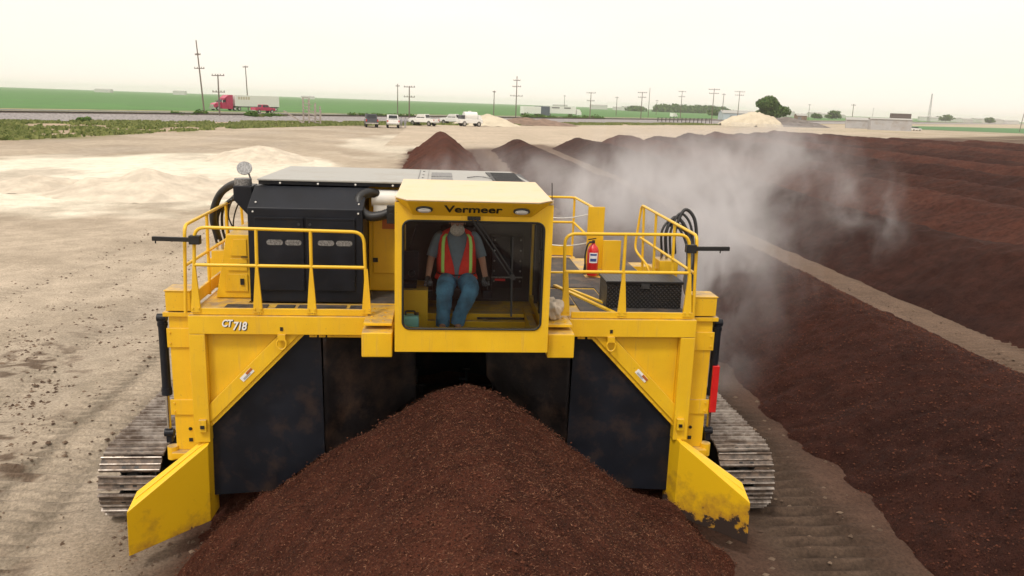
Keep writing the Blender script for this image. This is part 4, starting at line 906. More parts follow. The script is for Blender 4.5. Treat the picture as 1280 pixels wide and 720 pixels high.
fe_o = (2.10, 10.55, 2.66); fe = empty('fire_extinguisher', fe_o); tag(fe, 'red fire extinguisher hanging beside a yellow upright on the rear deck', 'fire extinguisher')
mb = MB(); rings = []
for z_, r_ in ((2.66, .07), (2.68, .078), (3.00, .078), (3.05, .06), (3.08, .03), (3.10, .025)): rings.append([Vector((2.10+r_*math.cos(2*PI*k/20), 10.55+r_*math.sin(2*PI*k/20), z_)) for k in range(20)])
mb.loft(rings); mb.build('body', M['red'], fe, fe_o)
mb = MB(); mb.cyl((2.10, 10.55, 3.10), (2.10, 10.55, 3.14), .02); mb.bar((2.02, 10.53, 3.15), (2.13, 10.53, 3.17), .02, .012); mb.bar((2.03, 10.53, 3.12), (2.11, 10.53, 3.13), .02, .01); mb.build('valve', M['letter_black'], fe, fe_o)
mb = MB(); mb.tube(smooth_path([(2.10, 10.53, 3.12), (2.02, 10.5, 3.10), (1.985, 10.49, 2.95), (1.99, 10.49, 2.8)]), .012, 8); mb.cyl((1.99, 10.49, 2.82), (1.985, 10.49, 2.68), .016, .024); mb.build('hose', M['hose'], fe, fe_o)
mb = MB(); arcp = [Vector((2.10+.0795*math.cos(R(a)), 10.55+.0795*math.sin(R(a)), 0)) for a in range(225, 320, 8)]
mb._add([(p.x, p.y, z_) for z_ in (2.84, 2.98) for p in arcp], [(i, i+1, i+1+len(arcp), i+len(arcp)) for i in range(len(arcp)-1)], True); mb.build('label', M['letter_white'], fe, fe_o)
mb = MB(); arcp = [Vector((2.10+.0805*math.cos(R(a)), 10.55+.0805*math.sin(R(a)), 0)) for a in range(235, 305, 8)]
mb._add([(p.x, p.y, z_) for z_ in (2.94, 2.965) for p in arcp], [(i, i+1, i+1+len(arcp), i+len(arcp)) for i in range(len(arcp)-1)], True)
mb._add([(p.x, p.y, z_) for z_ in (2.86, 2.90) for p in arcp], [(i, i+1, i+1+len(arcp), i+len(arcp)) for i in range(len(arcp)-1)], True); mb.build('label_print', simple('blue_print', (.05, .09, .3), .5), fe, fe_o)
# cloth bundle on the right step
M['cloth'] = simple('dusty_cloth', (.58, .50, .40), .95, var=.15, scale=8, bump=.02, bscale=12)
bmn = bmesh.new(); bmesh.ops.create_icosphere(bmn, subdivisions=4, radius=1)
for v in bmn.verts:
    x, y, z = v.co; q = float(vnoise(np.array(x*2.3+5), np.array(y*2.3+z*2+5)))-.5; q2 = float(vnoise(np.array(x*6+z*4+9), np.array(y*6+9)))-.5
    v.co = Vector((x*.115, y*.19, max(z, -.75)*.12))*(1+q*.7+q2*.3)
me = bpy.data.meshes.new('cloth_bundle'); bmn.to_mesh(me); bmn.free(); me.polygons.foreach_set('use_smooth', [True]*len(me.polygons))
cb = link_mesh('cloth_bundle', me, M['cloth'], None, (1.25, 8.42, 2.72)); tag(cb, 'dusty beige cloth bundle lying on the step right of the cab', 'cloth bundle')
jug = empty('plastic_jug', (-.27, 8.25, 2.445)); tag(jug, 'pale turquoise plastic jug in the left corner of the cab floor', 'jug')
mb = MB(); mb.box(-.355, -.19, 8.17, 8.32, 2.446, 2.69); mb.build('body', simple('turquoise_plastic', (.30, .72, .66), .4, var=.05), jug, (-.27, 8.25, 2.445), .025, 3)
mb = MB(); mb.tube(rounded([(-.33, 8.245, 2.69), (-.33, 8.245, 2.73), (-.23, 8.245, 2.73), (-.23, 8.245, 2.69)], .02), .01, 8); mb.cyl((-.21, 8.245, 2.69), (-.21, 8.245, 2.715), .02); mb.build('handle', M['plastic_dark'], jug, (-.27, 8.25, 2.445))

# ------------------------------------------------------------------ operator
M['skin'] = simple('skin', (.42, .23, .16), .55, var=.06, scale=20)
M['shirt'] = simple('grey_blue_shirt', (.17, .22, .27), .9, var=.12, scale=10, bump=.01, bscale=14)
M['jeans'] = simple('blue_jeans', (.075, .21, .34), .85, var=.35, scale=7, bump=.05, bscale=9)
M['vest'] = simple('orange_red_vest', (.80, .045, .03), .8, var=.12, scale=8, bump=.03, bscale=10)
M['lime'] = simple('lime_reflective_tape', (.55, .95, .22), .5, var=.05)
M['glove'] = simple('grey_glove', (.10, .11, .12), .9, var=.2, scale=20)
M['beard'] = simple('grey_beard', (.62, .58, .54), .95, var=.25, scale=60, bump=.01)
M['boot'] = simple('dark_boot', (.05, .045, .04), .7, var=.2)
PO = (.215, 8.95, 2.445)
person = None
def skin_obj(name, mat, verts, edges, radii, parent=None, root=0, lv=2):
    me = bpy.data.meshes.new(name); me.from_pydata([tuple(Vector(v)-Vector(PO)) for v in verts], edges, []); o = link_mesh(name, me, mat, parent)
    sk = o.modifiers.new('skin', 'SKIN'); sk.use_smooth_shade = True
    if not me.skin_vertices: me.skin_vertices.new()
    for i, r_ in enumerate(radii):
        rr = r_ if isinstance(r_, tuple) else (r_, r_); me.skin_vertices[0].data[i].radius = rr; me.skin_vertices[0].data[i].use_root = (i == root)
    ss = o.modifiers.new('sub', 'SUBSURF'); ss.levels = lv; ss.render_levels = lv
    return o
px = .215
J = dict(pel=(px, 8.96, 2.95), w=(px, 9.0, 3.08), c=(px, 9.0, 3.32), nk=(px, 8.96, 3.49), hb=(px, 8.90, 3.53), hd=(px, 8.87, 3.60), ht=(px, 8.88, 3.67),
         sl=(px-.20, 8.99, 3.43), el=(px-.29, 8.93, 3.16), wl=(px-.32, 8.74, 2.97), hl=(px-.325, 8.68, 2.94),
         sr=(px+.20, 8.99, 3.43), er=(px+.29, 8.93, 3.17), wr=(px+.325, 8.74, 2.98), hr=(px+.33, 8.68, 2.95),
         kl=(px-.125, 8.50, 2.915), al=(px-.15, 8.42, 2.55), fl=(px-.155, 8.30, 2.49), kr=(px+.13, 8.52, 2.92), mr=(px+.06, 8.50, 2.72), ar=(px+.0, 8.46, 2.55), fr=(px+.035, 8.33, 2.49), hpl=(px-.10, 8.93, 2.93), hpr=(px+.10, 8.93, 2.93))
names = ['pel', 'w', 'c', 'nk', 'hb', 'hd', 'ht', 'sl', 'el', 'wl', 'hl', 'sr', 'er', 'wr', 'hr', 'hpl', 'kl', 'al', 'fl', 'hpr', 'kr', 'ar', 'fr']
rad = [.13, .125, .14, .055, .065, .088, .075, .06, .042, .03, .03, .06, .042, .03, .03, .085, .058, .04, .035, .085, .058, .04, .035]
ed = [('pel', 'w'), ('w', 'c'), ('c', 'nk'), ('nk', 'hb'), ('hb', 'hd'), ('hd', 'ht'), ('c', 'sl'), ('sl', 'el'), ('el', 'wl'), ('wl', 'hl'), ('c', 'sr'), ('sr', 'er'), ('er', 'wr'), ('wr', 'hr'), ('pel', 'hpl'), ('hpl', 'kl'), ('kl', 'al'), ('al', 'fl'), ('pel', 'hpr'), ('hpr', 'kr'), ('kr', 'ar'), ('ar', 'fr')]
ii = {n: i for i, n in enumerate(names)}
person = skin_obj('person', M['skin'], [J[n] for n in names], [(ii[a], ii[b]) for a, b in ed], rad)
person.location = PO
tag(person, 'operator in blue jeans and orange safety vest seated inside the cab', 'person')
def pmb(name, mb, mat): return mb.build(name, mat, person, PO)
# face
mb = MB(); mb.ball((px, 8.78, 3.585), .016, 1, 1.1, 1.4); [mb.ball((px+q, 8.87, 3.60), .028, .35, .7, 1.1) for q in (-.088, .088)]; pmb('nose_and_ears', mb, M['skin'])
mb = MB(); [mb.ball((px+q, 8.795, 3.615), .012) for q in (-.032, .032)]; pmb('eyes', mb, M['letter_black'])
mb = MB(); mb.ball((px, 8.815, 3.515), .082, 1, .8, .85, 16, 10); pmb('beard', mb, M['beard'])
mb = MB(); mb.ball((px, 8.885, 3.67), .092, 1, 1.1, .62, 16, 10); mb.prism([(px-.07, 8.81, 3.67), (px+.07, 8.81, 3.67), (px+.05, 8.73, 3.655), (px-.05, 8.73, 3.655)], (0, 0, .012)); pmb('cap', mb, M['glove'])
# torso shells
def ell(cx_, cy_, z_, rx, ry, a0, a1, n):
    return [Vector((cx_+rx*math.cos(R(a0+(a1-a0)*k/n)), cy_+ry*math.sin(R(a0+(a1-a0)*k/n)), z_)) for k in range(n+1)]
prof_ = [(2.93, .180, .150, 8.93), (3.0, .205, .175, 8.95), (3.1, .212, .18, 8.965), (3.22, .212, .168, 8.975), (3.34, .215, .15, 8.985), (3.43, .198, .125, 8.985), (3.485, .125, .09, 8.98), (3.515, .07, .068, 8.97)]
mb = MB(); rings = []
for z_, rx, ry, cy_ in prof_: rings.append(ell(px, cy_, z_, rx, ry, 0, 360, 28)[:-1])
mb.loft(rings)
for s_ in (-1, 1):
    mb.tube(smooth_path([(px+s_*.15, 8.985, 3.425), (px+s_*.205, 8.98, 3.39), (px+s_*.25, 8.96, 3.29), (px+s_*.285, 8.935, 3.19)], 5), .06, 14, True, [.062, .066, .069, .069, .068, .067, .066, .065, .064, .064, .063, .062, .062, .061, .060, .060])
pmb('shirt', mb, M['shirt'])
mb = MB(); rings = []
gap = [20, 17, 16, 22, 32, 38, 46, 60]   # half opening at the front, degrees
vg = [5, 5, 8, 17, 26, 33, 42, 60]
for (z_, rx, ry, cy_), g in zip(prof_, vg): rings.append(ell(px, cy_, z_+(.0), rx+.014, ry+.014, -90+g, 270-g, 34))
n_ = 35; mb.loft(rings, close=False, cap=False); vo_ = pmb('safety_vest', mb, M['vest']); sdm = vo_.modifiers.new('t', 'SOLIDIFY'); sdm.thickness = .006
def vest_strip(a_of_z, wdeg, mat, zlo, zhi, name):
    mb = MB(); rr = []
    for k in range(13):
        z_ = zlo+(zhi-zlo)*k/12
        for q in range(len(prof_)-1):
            if prof_[q][0] <= z_ <= prof_[q+1][0]: f = (z_-prof_[q][0])/(prof_[q+1][0]-prof_[q][0]); rx, ry, cy_ = [prof_[q][j]*(1-f)+prof_[q+1][j]*f for j in (1, 2, 3)]; break
        a = a_of_z(k/12); rr.append(ell(px, cy_, z_, rx+.019, ry+.019, a-wdeg, a+wdeg, 3))
    mb.loft(rr, close=False, cap=False); o = pmb(name, mb, mat); sm_ = o.modifiers.new('t', 'SOLIDIFY'); sm_.thickness = .003; return o
for s_ in (-1, 1):
    vest_strip(lambda f, s_=s_: -90+s_*(44-2*f), 6.0, M['lime'], 3.03, 3.46, 'reflective_tape')
mb = MB(); mb.loft([ell(px, 8.95, z_, .222+e2, .194+e2, -90-75, -90+75, 20) for z_, e2 in ((3.005, 0.002), (3.022, .004))], False, False); o = pmb('vest_band', mb, M['letter_black']); sm_ = o.modifiers.new('t', 'SOLIDIFY'); sm_.thickness = .004
for s_ in (-1, 1):
    mb = MB(); mb.loft([ell(px, 8.945, 2.985, .228, .204, -90+s_*46, -90+s_*68, 5), ell(px, 8.945, 2.962, .238, .214, -90+s_*58, -90+s_*74, 5)], False, False); o = pmb('reflective_tape', mb, M['lime']); sm_ = o.modifiers.new('t', 'SOLIDIFY'); sm_.thickness = .004
# vest hem draped on the thighs
mb = MB(); rings = []
for z_, e2, g in ((3.005, .015, 4), (2.97, .03, 9), (2.945, .038, 22)): rings.append(ell(px, 8.945, z_, .205+e2, .175+e2, -90+g, 270-g, 30))
mb.loft(rings, False, False); o = pmb('vest_hem', mb, M['vest']); sm_ = o.modifiers.new('t', 'SOLIDIFY'); sm_.thickness = .005
# jeans
mb = MB()
rings = [ell(px, 8.97, z_, rx, ry, 0, 360, 24)[:-1] for z_, rx, ry in ((2.865, .16, .13), (2.90, .185, .155), (2.97, .182, .158), (3.0, .168, .148))]; mb.loft(rings)
for pts_ in ([(px-.095, 8.97, 2.925), (px-.105, 8.75, 2.93), (px-.125, 8.56, 2.925), (px-.135, 8.475, 2.86), (px-.14, 8.45, 2.74), (px-.148, 8.44, 2.62), (px-.15, 8.44, 2.52)],
             [(px+.095, 8.97, 2.925), (px+.115, 8.76, 2.935), (px+.14, 8.58, 2.935), (px+.135, 8.50, 2.87), (px+.085, 8.48, 2.75), (px+.035, 8.47, 2.64), (px+.01, 8.46, 2.53)]):
    sp_ = smooth_path(pts_, 6); N_ = len(sp_); rr = [np.interp(i/(N_-1), [0, .2, .42, .55, .7, .85, 1], [.108, .106, .096, .088, .08, .075, .077])*(1+.035*math.sin(i*1.9)+.03*math.sin(i*.83+1)) for i in range(N_)]
    mb.tube(sp_, .08, 18, True, rr)
pmb('jeans', mb, M['jeans'])
for c in ((px-.152, 8.40, 2.49), (px+.02, 8.42, 2.49)):
    mb = MB(); mb.loft([[Vector((c[0]+rx*math.cos(2*PI*k/14), c[1]+oy+ry*math.sin(2*PI*k/14), z_)) for k in range(14)] for z_, rx, ry, oy in ((2.447, .048, .135, -.03), (2.475, .052, .138, -.03), (2.50, .048, .11, -.01), (2.53, .045, .06, .03), (2.58, .045, .05, .04))]); pmb('boot', mb, M['boot'])
# gloved hands, fingers resting over the armrest ends
for s_, wk, hk in ((-1, 'wl', 'hl'), (1, 'wr', 'hr')):
    wv = Vector(J[wk])+Vector((0, .03, .012)); V_ = [wv, wv+Vector((0, -.05, -.025)), wv+Vector((0, -.085, -.04))]; E_2 = [(0, 1), (1, 2)]; RR = [.034, .04, .036]
    for k, (dx, L_) in enumerate(((-.030, .060), (-.010, .068), (.011, .064), (.031, .05))):
        b = len(V_); p = V_[2]+Vector((dx, -.008, .0)); V_ += [p, p+Vector((dx*.15, -L_*.45, -.012)), p+Vector((dx*.15, -L_*.7, -L_*.5))]; E_2 += [(2, b), (b, b+1), (b+1, b+2)]; RR += [.011, .0095, .0085]
    b = len(V_); V_ += [V_[1]+Vector((-s_*.038, -.02, -.002)), V_[1]+Vector((-s_*.052, -.05, -.02))]; E_2 += [(1, b), (b, b+1)]; RR += [.012, .010]
    skin_obj('glove', M['glove'], V_, E_2, RR, person)

# ------------------------------------------------------------------ far vehicles
def wheel(parent, x, y, r, wd, name='wheel'):
    mb = MB(); mb.cyl((x, y-wd/2, r), (x, y+wd/2, r), r, n=20); o = mb.build(name, M['letter_black'], parent)
    mb = MB(); sg = 1 if y > 0 else -1; mb.cyl((x, y+sg*wd/2, r), (x, y+sg*(wd/2+.02), r), r*.58, n=16); mb.build('rim', M['chrome'], o)
def pickup(loc, heading, paint, label, group=None, bedbox=None, dark_trim=None):
    t = empty('pickup_truck', loc, heading); tag(t, label, 'pickup truck', group); t.scale = (1.05, 1.15, 1.25)
    w_ = .95
    side = [(2.75, .55), (2.8, .95), (2.65, 1.12), (1.45, 1.2), (-.95, 1.22), (-2.75, 1.2), (-2.8, .6)]
    mb = MB(); mb.prism([(x, -w_, z) for x, z in side], (0, 2*w_, 0)); mb.build('body', paint, t, None, .05)
    mb = MB(); mb.prism([(1.35, -w_+.1, 1.2), (.75, -w_+.17, 1.82), (-.75, -w_+.17, 1.85), (-.98, -w_+.1, 1.2)], (0, 2*w_-.2, 0)); mb.build('cabin', paint, t, None, .05)
    for s in (-1, 1):
        for a, b in (((1.02, .70), (.15, .15)), ((.08, .08), (-.72, -.6))):
            y = s*(w_-.085); mb = MB(); mb._add([(a[0], y, 1.27), (b[0], y, 1.27), (b[1], y-s*.05, 1.74), (a[1], y-s*.05, 1.74)], [(0, 1, 2, 3) if s < 0 else (3, 2, 1, 0)]); o = mb.build('side_window', M['car_glass'], t); q = o.modifiers.new('t', 'SOLIDIFY'); q.thickness = .02
    mb = MB(); mb.prism([(1.36, -w_+.2, 1.24), (.83, -w_+.24, 1.77), (.83, w_-.24, 1.77), (1.36, w_-.2, 1.24)], (.02, 0, .02)); mb.build('windscreen', M['car_glass'], t)
    mb = MB(); mb.prism([(-.94, -w_+.28, 1.32), (-.94, w_-.28, 1.32), (-.8, w_-.32, 1.76), (-.8, -w_+.32, 1.76)], (-.04, 0, 0)); mb.build('rear_window', M['car_glass'], t)
    if bedbox:
        mb = MB(); mb.box(-2.3, -1.2, -.75, .75, 1.24, 1.75); mb.build('cargo', M['plastic_dark'], t, None, .05)
    mb = MB(); mb.box(-2.65, -1.05, -w_+.12, w_-.12, 1.215, 1.235); mb.build('truck_bed', M['plastic_dark'], t)
    mb = MB(); mb.box(2.78, 2.9, -w_, w_, .5, .7); mb.box(-2.92, -2.78, -w_, w_, .5, .68); mb.build('bumper', M['chrome'], t)
    for s in (-1, 1):
        mb = MB(); mb.box(-2.82, -2.78, min(s*.78, s*.93), max(s*.78, s*.93), .85, 1.12); mb.build('tail_light', M['red'], t)
        mb = MB(); mb.box(2.76, 2.84, min(s*.65, s*.92), max(s*.65, s*.92), .8, 1.0); mb.build('headlight', M['lamp_glass'], t)
        for x in (1.85, -1.75): wheel(t, x, s*(w_-.13), .42, .28)
    return t
M['car_white'] = simple('white_car_paint', (.80, .80, .78), .3, var=.03, coat=.4); M['car_dark'] = simple('dark_car_paint', (.05, .055, .07), .35, var=.1, coat=.4); M['car_red'] = simple('crimson_car_paint', (.45, .015, .085), .3, var=.05, coat=.4)
pickup(gp(464, 158.8), R(98), M['car_dark'], 'dark grey pickup truck seen from behind, leftmost of the parked trucks')
pickup(gp(491, 159.6), R(95), M['car_white'], 'white pickup truck seen from behind, next to the dark grey pickup')
pickup(gp(529.5, 157.3), R(150), M['car_white'], 'white double cab pickup truck parked side-on beside a short utility pole')
pickup(gp(567, 156), R(158), M['car_white'], 'white pickup truck with dark cargo in its bed, partly behind the tank truck', bedbox=True)
tt = empty('tank_truck', gp(587, 158), R(20)); tt.scale = (1.05, 1.1, 1.2); tag(tt, 'white service truck carrying a rounded white tank, rightmost of the parked trucks', 'service truck')
mb = MB(); mb.box(-2.4, 2.4, -1, 1, .55, 1.25); mb.build('chassis', M['car_white'], tt, None, .05)
mb = MB(); mb.cyl((-1.3, 0, 1.75), (1.4, 0, 1.75), .75, n=24); mb.build('tank', M['car_white'], tt); mb = MB(); mb.cyl((0, 0, 2.4), (0, 0, 2.65), .3); mb.build('tank_hatch', M['car_white'], tt)
mb = MB(); mb.prism([(1.5, -.9, 1.25), (2.3, -.9, 1.3), (2.0, -.85, 1.95), (1.5, -.85, 1.95)], (0, 1.8, 0)); mb.build('cabin', M['car_white'], tt, None, .05)
mb = MB(); mb.box(-2.2, -1.4, -.9, .9, 1.25, 1.9); mb.build('equipment_box', M['car_dark'], tt, None, .04)
for x in (-1.5, 1.6):
    for s in (-1, 1): wheel(tt, x, s*.85, .45, .3)
for i, (bx_, by_, lab) in enumerate(((501.5, 159.8, 'person in pale grey clothes standing at the tailgate of a white pickup'), (506.5, 159.6, 'person in pale work clothes right of a companion beside the white pickup'))):
    p = gp(bx_, by_); v = [(0, 0, .95), (0, 0, 1.2), (0, 0, 1.45), (0, 0, 1.55), (0, 0, 1.72), (-.2, 0, 1.42), (-.26, .03, 1.1), (-.25, -.08, .85), (.2, 0, 1.42), (.26, .03, 1.1), (.25, -.08, .85), (-.1, 0, .88), (-.11, 0, .48), (-.12, .02, .06), (-.12, -.16, .04), (.1, 0, .88), (.11, 0, .48), (.12, .02, .06), (.12, -.16, .04)]
    e = [(0, 1), (1, 2), (2, 3), (3, 4), (2, 5), (5, 6), (6, 7), (2, 8), (8, 9), (9, 10), (0, 11), (11, 12), (12, 13), (13, 14), (0, 15), (15, 16), (16, 17), (17, 18)]
    r_ = [.15, .15, .16, .06, .105, .07, .05, .04, .07, .05, .04, .1, .075, .05, .04, .1, .075, .05, .04]
    me = bpy.data.meshes.new('person'); me.from_pydata(v, e, []); o = link_mesh('person', me, simple('pale_work_clothes', (.36, .36, .40), .9), None, p); o.rotation_euler = (0, 0, R(170+i*40))
    o.modifiers.new('skin', 'SKIN'); [setattr(me.skin_vertices[0].data[k], 'radius', (q, q)) for k, q in enumerate(r_)]; me.skin_vertices[0].data[0].use_root = True; s_ = o.modifiers.new('sub', 'SUBSURF'); s_.levels = 1; s_.render_levels = 1
    mb = MB(); mb.ball((0, .01, 1.79), .11, 1, 1, .6); mb.build('hair', M['car_dark'], o)
    tag(o, lab, 'person')
# semi truck with trailer on the road
sp = gp(309, 138.6, .745); hd_ = math.atan2(-DD[1], -DD[0])
SMT = empty('semi_truck', (sp.x, sp.y, .745), hd_); tag(SMT, 'crimson semi truck hauling a long white box trailer along the road', 'semi truck')
RED = M['car_red']
mb = MB(); mb.prism([(10.4, -1.0, .6), (10.4, -1.0, 1.5), (9.9, -1.0, 1.85), (8.3, -1.05, 2.05), (8.3, -1.05, .6)], (0, 2.0, 0)); mb.build('bonnet', RED, SMT, None, .08)
mb = MB(); mb.prism([(8.32, -1.15, .7), (8.32, -1.15, 2.1), (7.8, -1.15, 2.9), (7.2, -1.15, 3.1), (7.0, -1.15, .7)], (0, 2.3, 0)); mb.build('cabin', RED, SMT, None, .06)
mb = MB(); mb.prism([(7.5, -1.2, 3.1), (6.3, -1.2, 3.95), (5.0, -1.2, 4.0), (5.0, -1.2, .8), (7.02, -1.2, .8), (7.02, -1.2, 3.1)], (0, 2.4, 0)); mb.build('sleeper', RED, SMT, None, .08)
mb = MB(); mb.box(-9.4, 4.4, -1.28, 1.28, 1.15, 4.0); mb.build('trailer', M['white'], SMT, None, .03)
mb = MB(); mb.box(-9.4, 4.4, -1.0, 1.0, .95, 1.15); mb.box(4.4, 7, -.5, .5, .7, 1.0); mb.build('chassis_frame', M['dark_metal'], SMT)
mb = MB(); mb.box(10.2, 10.6, -1.1, 1.1, .35, .85); mb.box(10.38, 10.45, -.8, .8, .9, 1.5); mb.build('bumper', M['chrome'], SMT)
for s in (-1, 1):
    mb = MB(); mb.prism([(8.2, s*1.17, 2.1), (7.75, s*1.17, 2.75), (7.2, s*1.17, 2.75), (7.2, s*1.17, 2.1)], (0, s*.02, 0)); mb.build('side_window', M['car_glass'], SMT)
    mb = MB(); mb.box(5.1, 8.3, min(s*1.1, s*1.25), max(s*1.1, s*1.25), .45, .8); mb.build('fuel_tank', RED, SMT, None, .03)
    mb = MB(); mb.box(8.2, 8.35, min(s*1.3, s*1.5), max(s*1.3, s*1.5), 2.0, 2.6); mb.build('mirror', M['chrome'], SMT)
    for x in (9.4, 4.5, 3.2, -7.0, -8.3): wheel(SMT, x, s*1.08, .52, .3)
mb = MB(); mb.prism([(8.36, -.95, 2.1), (7.88, -.95, 2.8), (7.88, .95, 2.8), (8.36, .95, 2.1)], (.04, 0, .03)); mb.build('windscreen', M['car_glass'], SMT)
for k in range(5):
    mb = MB(); a = 3.5-.75*k; mb.box(a-.5, a, -1.29, -1.282, 2.9, 3.6); mb.box(a-.5, a, 1.282, 1.29, 2.9, 3.6); mb.build('faded_lettering_patch', M['cream_sand'], SMT)
p = gp(329, 141.6, .745); pickup((p.x, p.y, .745), hd_+PI, M['car_red'], 'dark crimson pickup truck on the road in front of the white trailer').scale = (1.0, 1.02, 1.1)
# box trailers and container by the road further right
def boxthing(name, loc, L, W, H, rz, mat, label, cat, group=None, z0=0, rib=True):
    t = empty(name, loc, rz); tag(t, label, cat, group); mb = MB(); mb.box(-L/2, L/2, -W/2, W/2, z0, H)
    if rib:
        for k in range(int(L/.8)): mb.box(-L/2+.4+.8*k, -L/2+.5+.8*k, -W/2-.04, W/2+.04, z0+.1, H-.1)
    mb.build('body', mat, t, None, .03); return t
ang = math.atan2(DD[1], DD[0])
t = boxthing('shipping_container', gp(677.5, 144.6, .6), 6.2, 3.2, 3.8, ang-R(60), simple('slate_container_paint', (.10, .12, .15), .6), 'dark slate shipping container between two white trailers by the road', 'container')
t = boxthing('box_trailer', gp(663, 144.6, .6), 8, 2.6, 3.6, ang-R(25), M['car_white'], 'white flat topped trailer left of the dark slate container', 'trailer', z0=.8); [wheel(t, x, s*1.1, .5, .3) for x in (-3, 3) for s in (-1, 1)]
t = boxthing('box_truck', gp(699, 145, .6), 14, 2.6, 3.9, ang-R(35), M['car_white'], 'long white box truck right of the dark slate container', 'truck', z0=1.0); [wheel(t, x, s*1.1, .5, .3) for x in (-6, -4.8, 5) for s in (-1, 1)]
mb = MB(); mb.prism([(7.4, -1.2, .6), (9.6, -1.2, .6), (9.6, -1.2, 1.6), (8.8, -1.2, 2.9), (7.4, -1.2, 3.0)], (0, 2.4, 0)); mb.build('cabin', M['car_white'], t, None, .05)
for a, b in ((-4, -.5), (1.5, 4.5)): mb = MB(); mb.box(a, b, -1.36, -1.345, 3.1, 3.6); mb.build('side_vent', M['grille_grey'], t)
vn = empty('delivery_van', gp(842, 146.8, .745), ang); tag(vn, 'small white delivery van on the far road before the trees', 'van')
mb = MB(); mb.prism([(2.7, -1, .4), (2.7, -1, 1.1), (1.8, -1, 1.3), (1.3, -1, 2.2), (-2.7, -1, 2.3), (-2.7, -1, .4)], (0, 2, 0)); mb.build('body', M['car_white'], vn, None, .06); [wheel(vn, x, s*.9, .38, .25) for x in (-1.7, 1.8) for s in (-1, 1)]
mb = MB(); mb.prism([(1.86, -.8, 1.35), (1.4, -.8, 2.1), (1.4, .8, 2.1), (1.86, .8, 1.35)], (.04, 0, .02)); mb.build('windscreen', M['car_glass'], vn)
# weathered loading chute by the track
lc_o = gp(390, 155.5); lc = empty('loading_chute', lc_o, R(8)); tag(lc, 'weathered silver-grey timber loading chute with tall slatted posts and a ramp', 'loading chute')
for x, y, h in ((-1.5, 0, 4.8), (-.5, 0, 4.6), (-1.5, 1.6, 4.7), (-.5, 1.6, 4.3), (.6, 0, 3.6), (.6, 1.6, 3.9), (1.5, 0, 2.6), (1.5, 1.6, 3.3)):
    mb = MB(); mb.bar((x, y, -.2), (x+random.uniform(-.1, .1), y, h), .26, .26); mb.build('post', M['grey_wood'], lc)
for k in range(6):
    for y in (-.1, 1.7): mb = MB(); mb.bar((-1.6, y, .9+.6*k), (.0 if k > 3 else 1.6, y, .5+.6*k-(.3 if k < 4 else 0)), .24, .08); mb.build('slat', M['grey_wood'], lc)
mb = MB(); mb.bar((-1.7, .8, 4.75), (-.3, .8, 4.7), .12, .12); mb.build('cross_beam', M['grey_wood'], lc)
mb = MB()
for k in range(12): mb.bar((-4.8+.28*k, .1, 2.2-.17*k), (-4.8+.28*k, 1.5, 2.2-.17*k), .22, .05)
mb.bar((-5, .05, 2.3), (-1.6, .05, .2), .12, .2); mb.bar((-5, 1.55, 2.3), (-1.6, 1.55, .2), .12, .2); mb.build('ramp', M['grey_wood'], lc)

# ------------------------------------------------------------------ sheds and buildings
M['tin'] = simple('galvanised_sheet', (.46, .46, .47), .5, .2, var=.1, scale=.6, dirt=(.33, .29, .26), dirt_th=(.5, .7), dirt_scale=.3)
def shed(loc, L, W, H, rise, rz, mat, label, cat='shed', group=None, name='metal_shed', doors=1):
    t = empty(name, loc, rz); tag(t, label, cat, group)
    mb = MB(); mb.prism([(-L/2, -W/2, 0), (-L/2, W/2, 0), (-L/2, W/2, H), (-L/2, 0, H+rise), (-L/2, -W/2, H)], (L, 0, 0))
    for k in range(int(L/1.2)): mb.box(-L/2+.6+1.2*k, -L/2+.66+1.2*k, -W/2-.04, -W/2, .1, H-.1)
    mb.build('wall', mat, t)
    mb = MB()
    for s in (-1, 1): mb.prism([(-L/2-.3, s*(W/2+.3), H-.08), (-L/2-.3, 0, H+rise+.06), (-L/2-.3, 0, H+rise+.16), (-L/2-.3, s*(W/2+.3), H+.02)], (L+.6, 0, 0))
    mb.build('roof', M['hood_top'], t)
    for k in range(doors): mb = MB(); x = -L/4+L/2*k; mb.box(x-1.2, x+1.2, -W/2-.09, -W/2-.05, 0, min(3, H-.5)); mb.build('door', M['grille_grey'], t)
    return t
shed(gp(1075, 160.5), 11, 9, 3.3, .9, R(-25), M['tin'], 'low pale metal shed with a gabled roof left of the longer shed', doors=0)
shed(gp(1111, 162.8), 14, 8, 4.0, .3, R(-22), M['tin'], 'long pale corrugated metal shed in front of the dark block', doors=0)
p = gp(1127, 162); boxthing('concrete_block', (p.x+4, p.y+9, 0), 7.5, 5, 6.4, R(-22), simple('dark_concrete', (.13, .11, .105), .9), 'tall dark brown block building standing behind the pale sheds', 'building', rib=False)
t = empty('gas_tank', gp(1093, 161.5), R(-20)); tag(t, 'small white gas tank on legs in front of the pale sheds', 'tank')
mb = MB(); mb.cyl((-1.8, 0, 1.1), (1.8, 0, 1.1), .6, n=20); mb.ball((-1.8, 0, 1.1), .6, .5); mb.ball((1.8, 0, 1.1), .6, .5); mb.build('vessel', M['white'], t); mb = MB(); [mb.box(x-.1, x+.1, -.5, .5, 0, .6) for x in (-1.2, 1.2)]; mb.build('leg', M['grille_grey'], t)
cr = empty('parked_car', gp(1144, 163.5), R(10)); tag(cr, 'small white car parked right of the dark block building', 'car')
mb = MB(); mb.prism([(2.2, -.85, .35), (2.2, -.85, .8), (1.2, -.85, .95), (-2.1, -.85, 1.0), (-2.2, -.85, .35)], (0, 1.7, 0)); mb.build('body', M['car_white'], cr, None, .06)
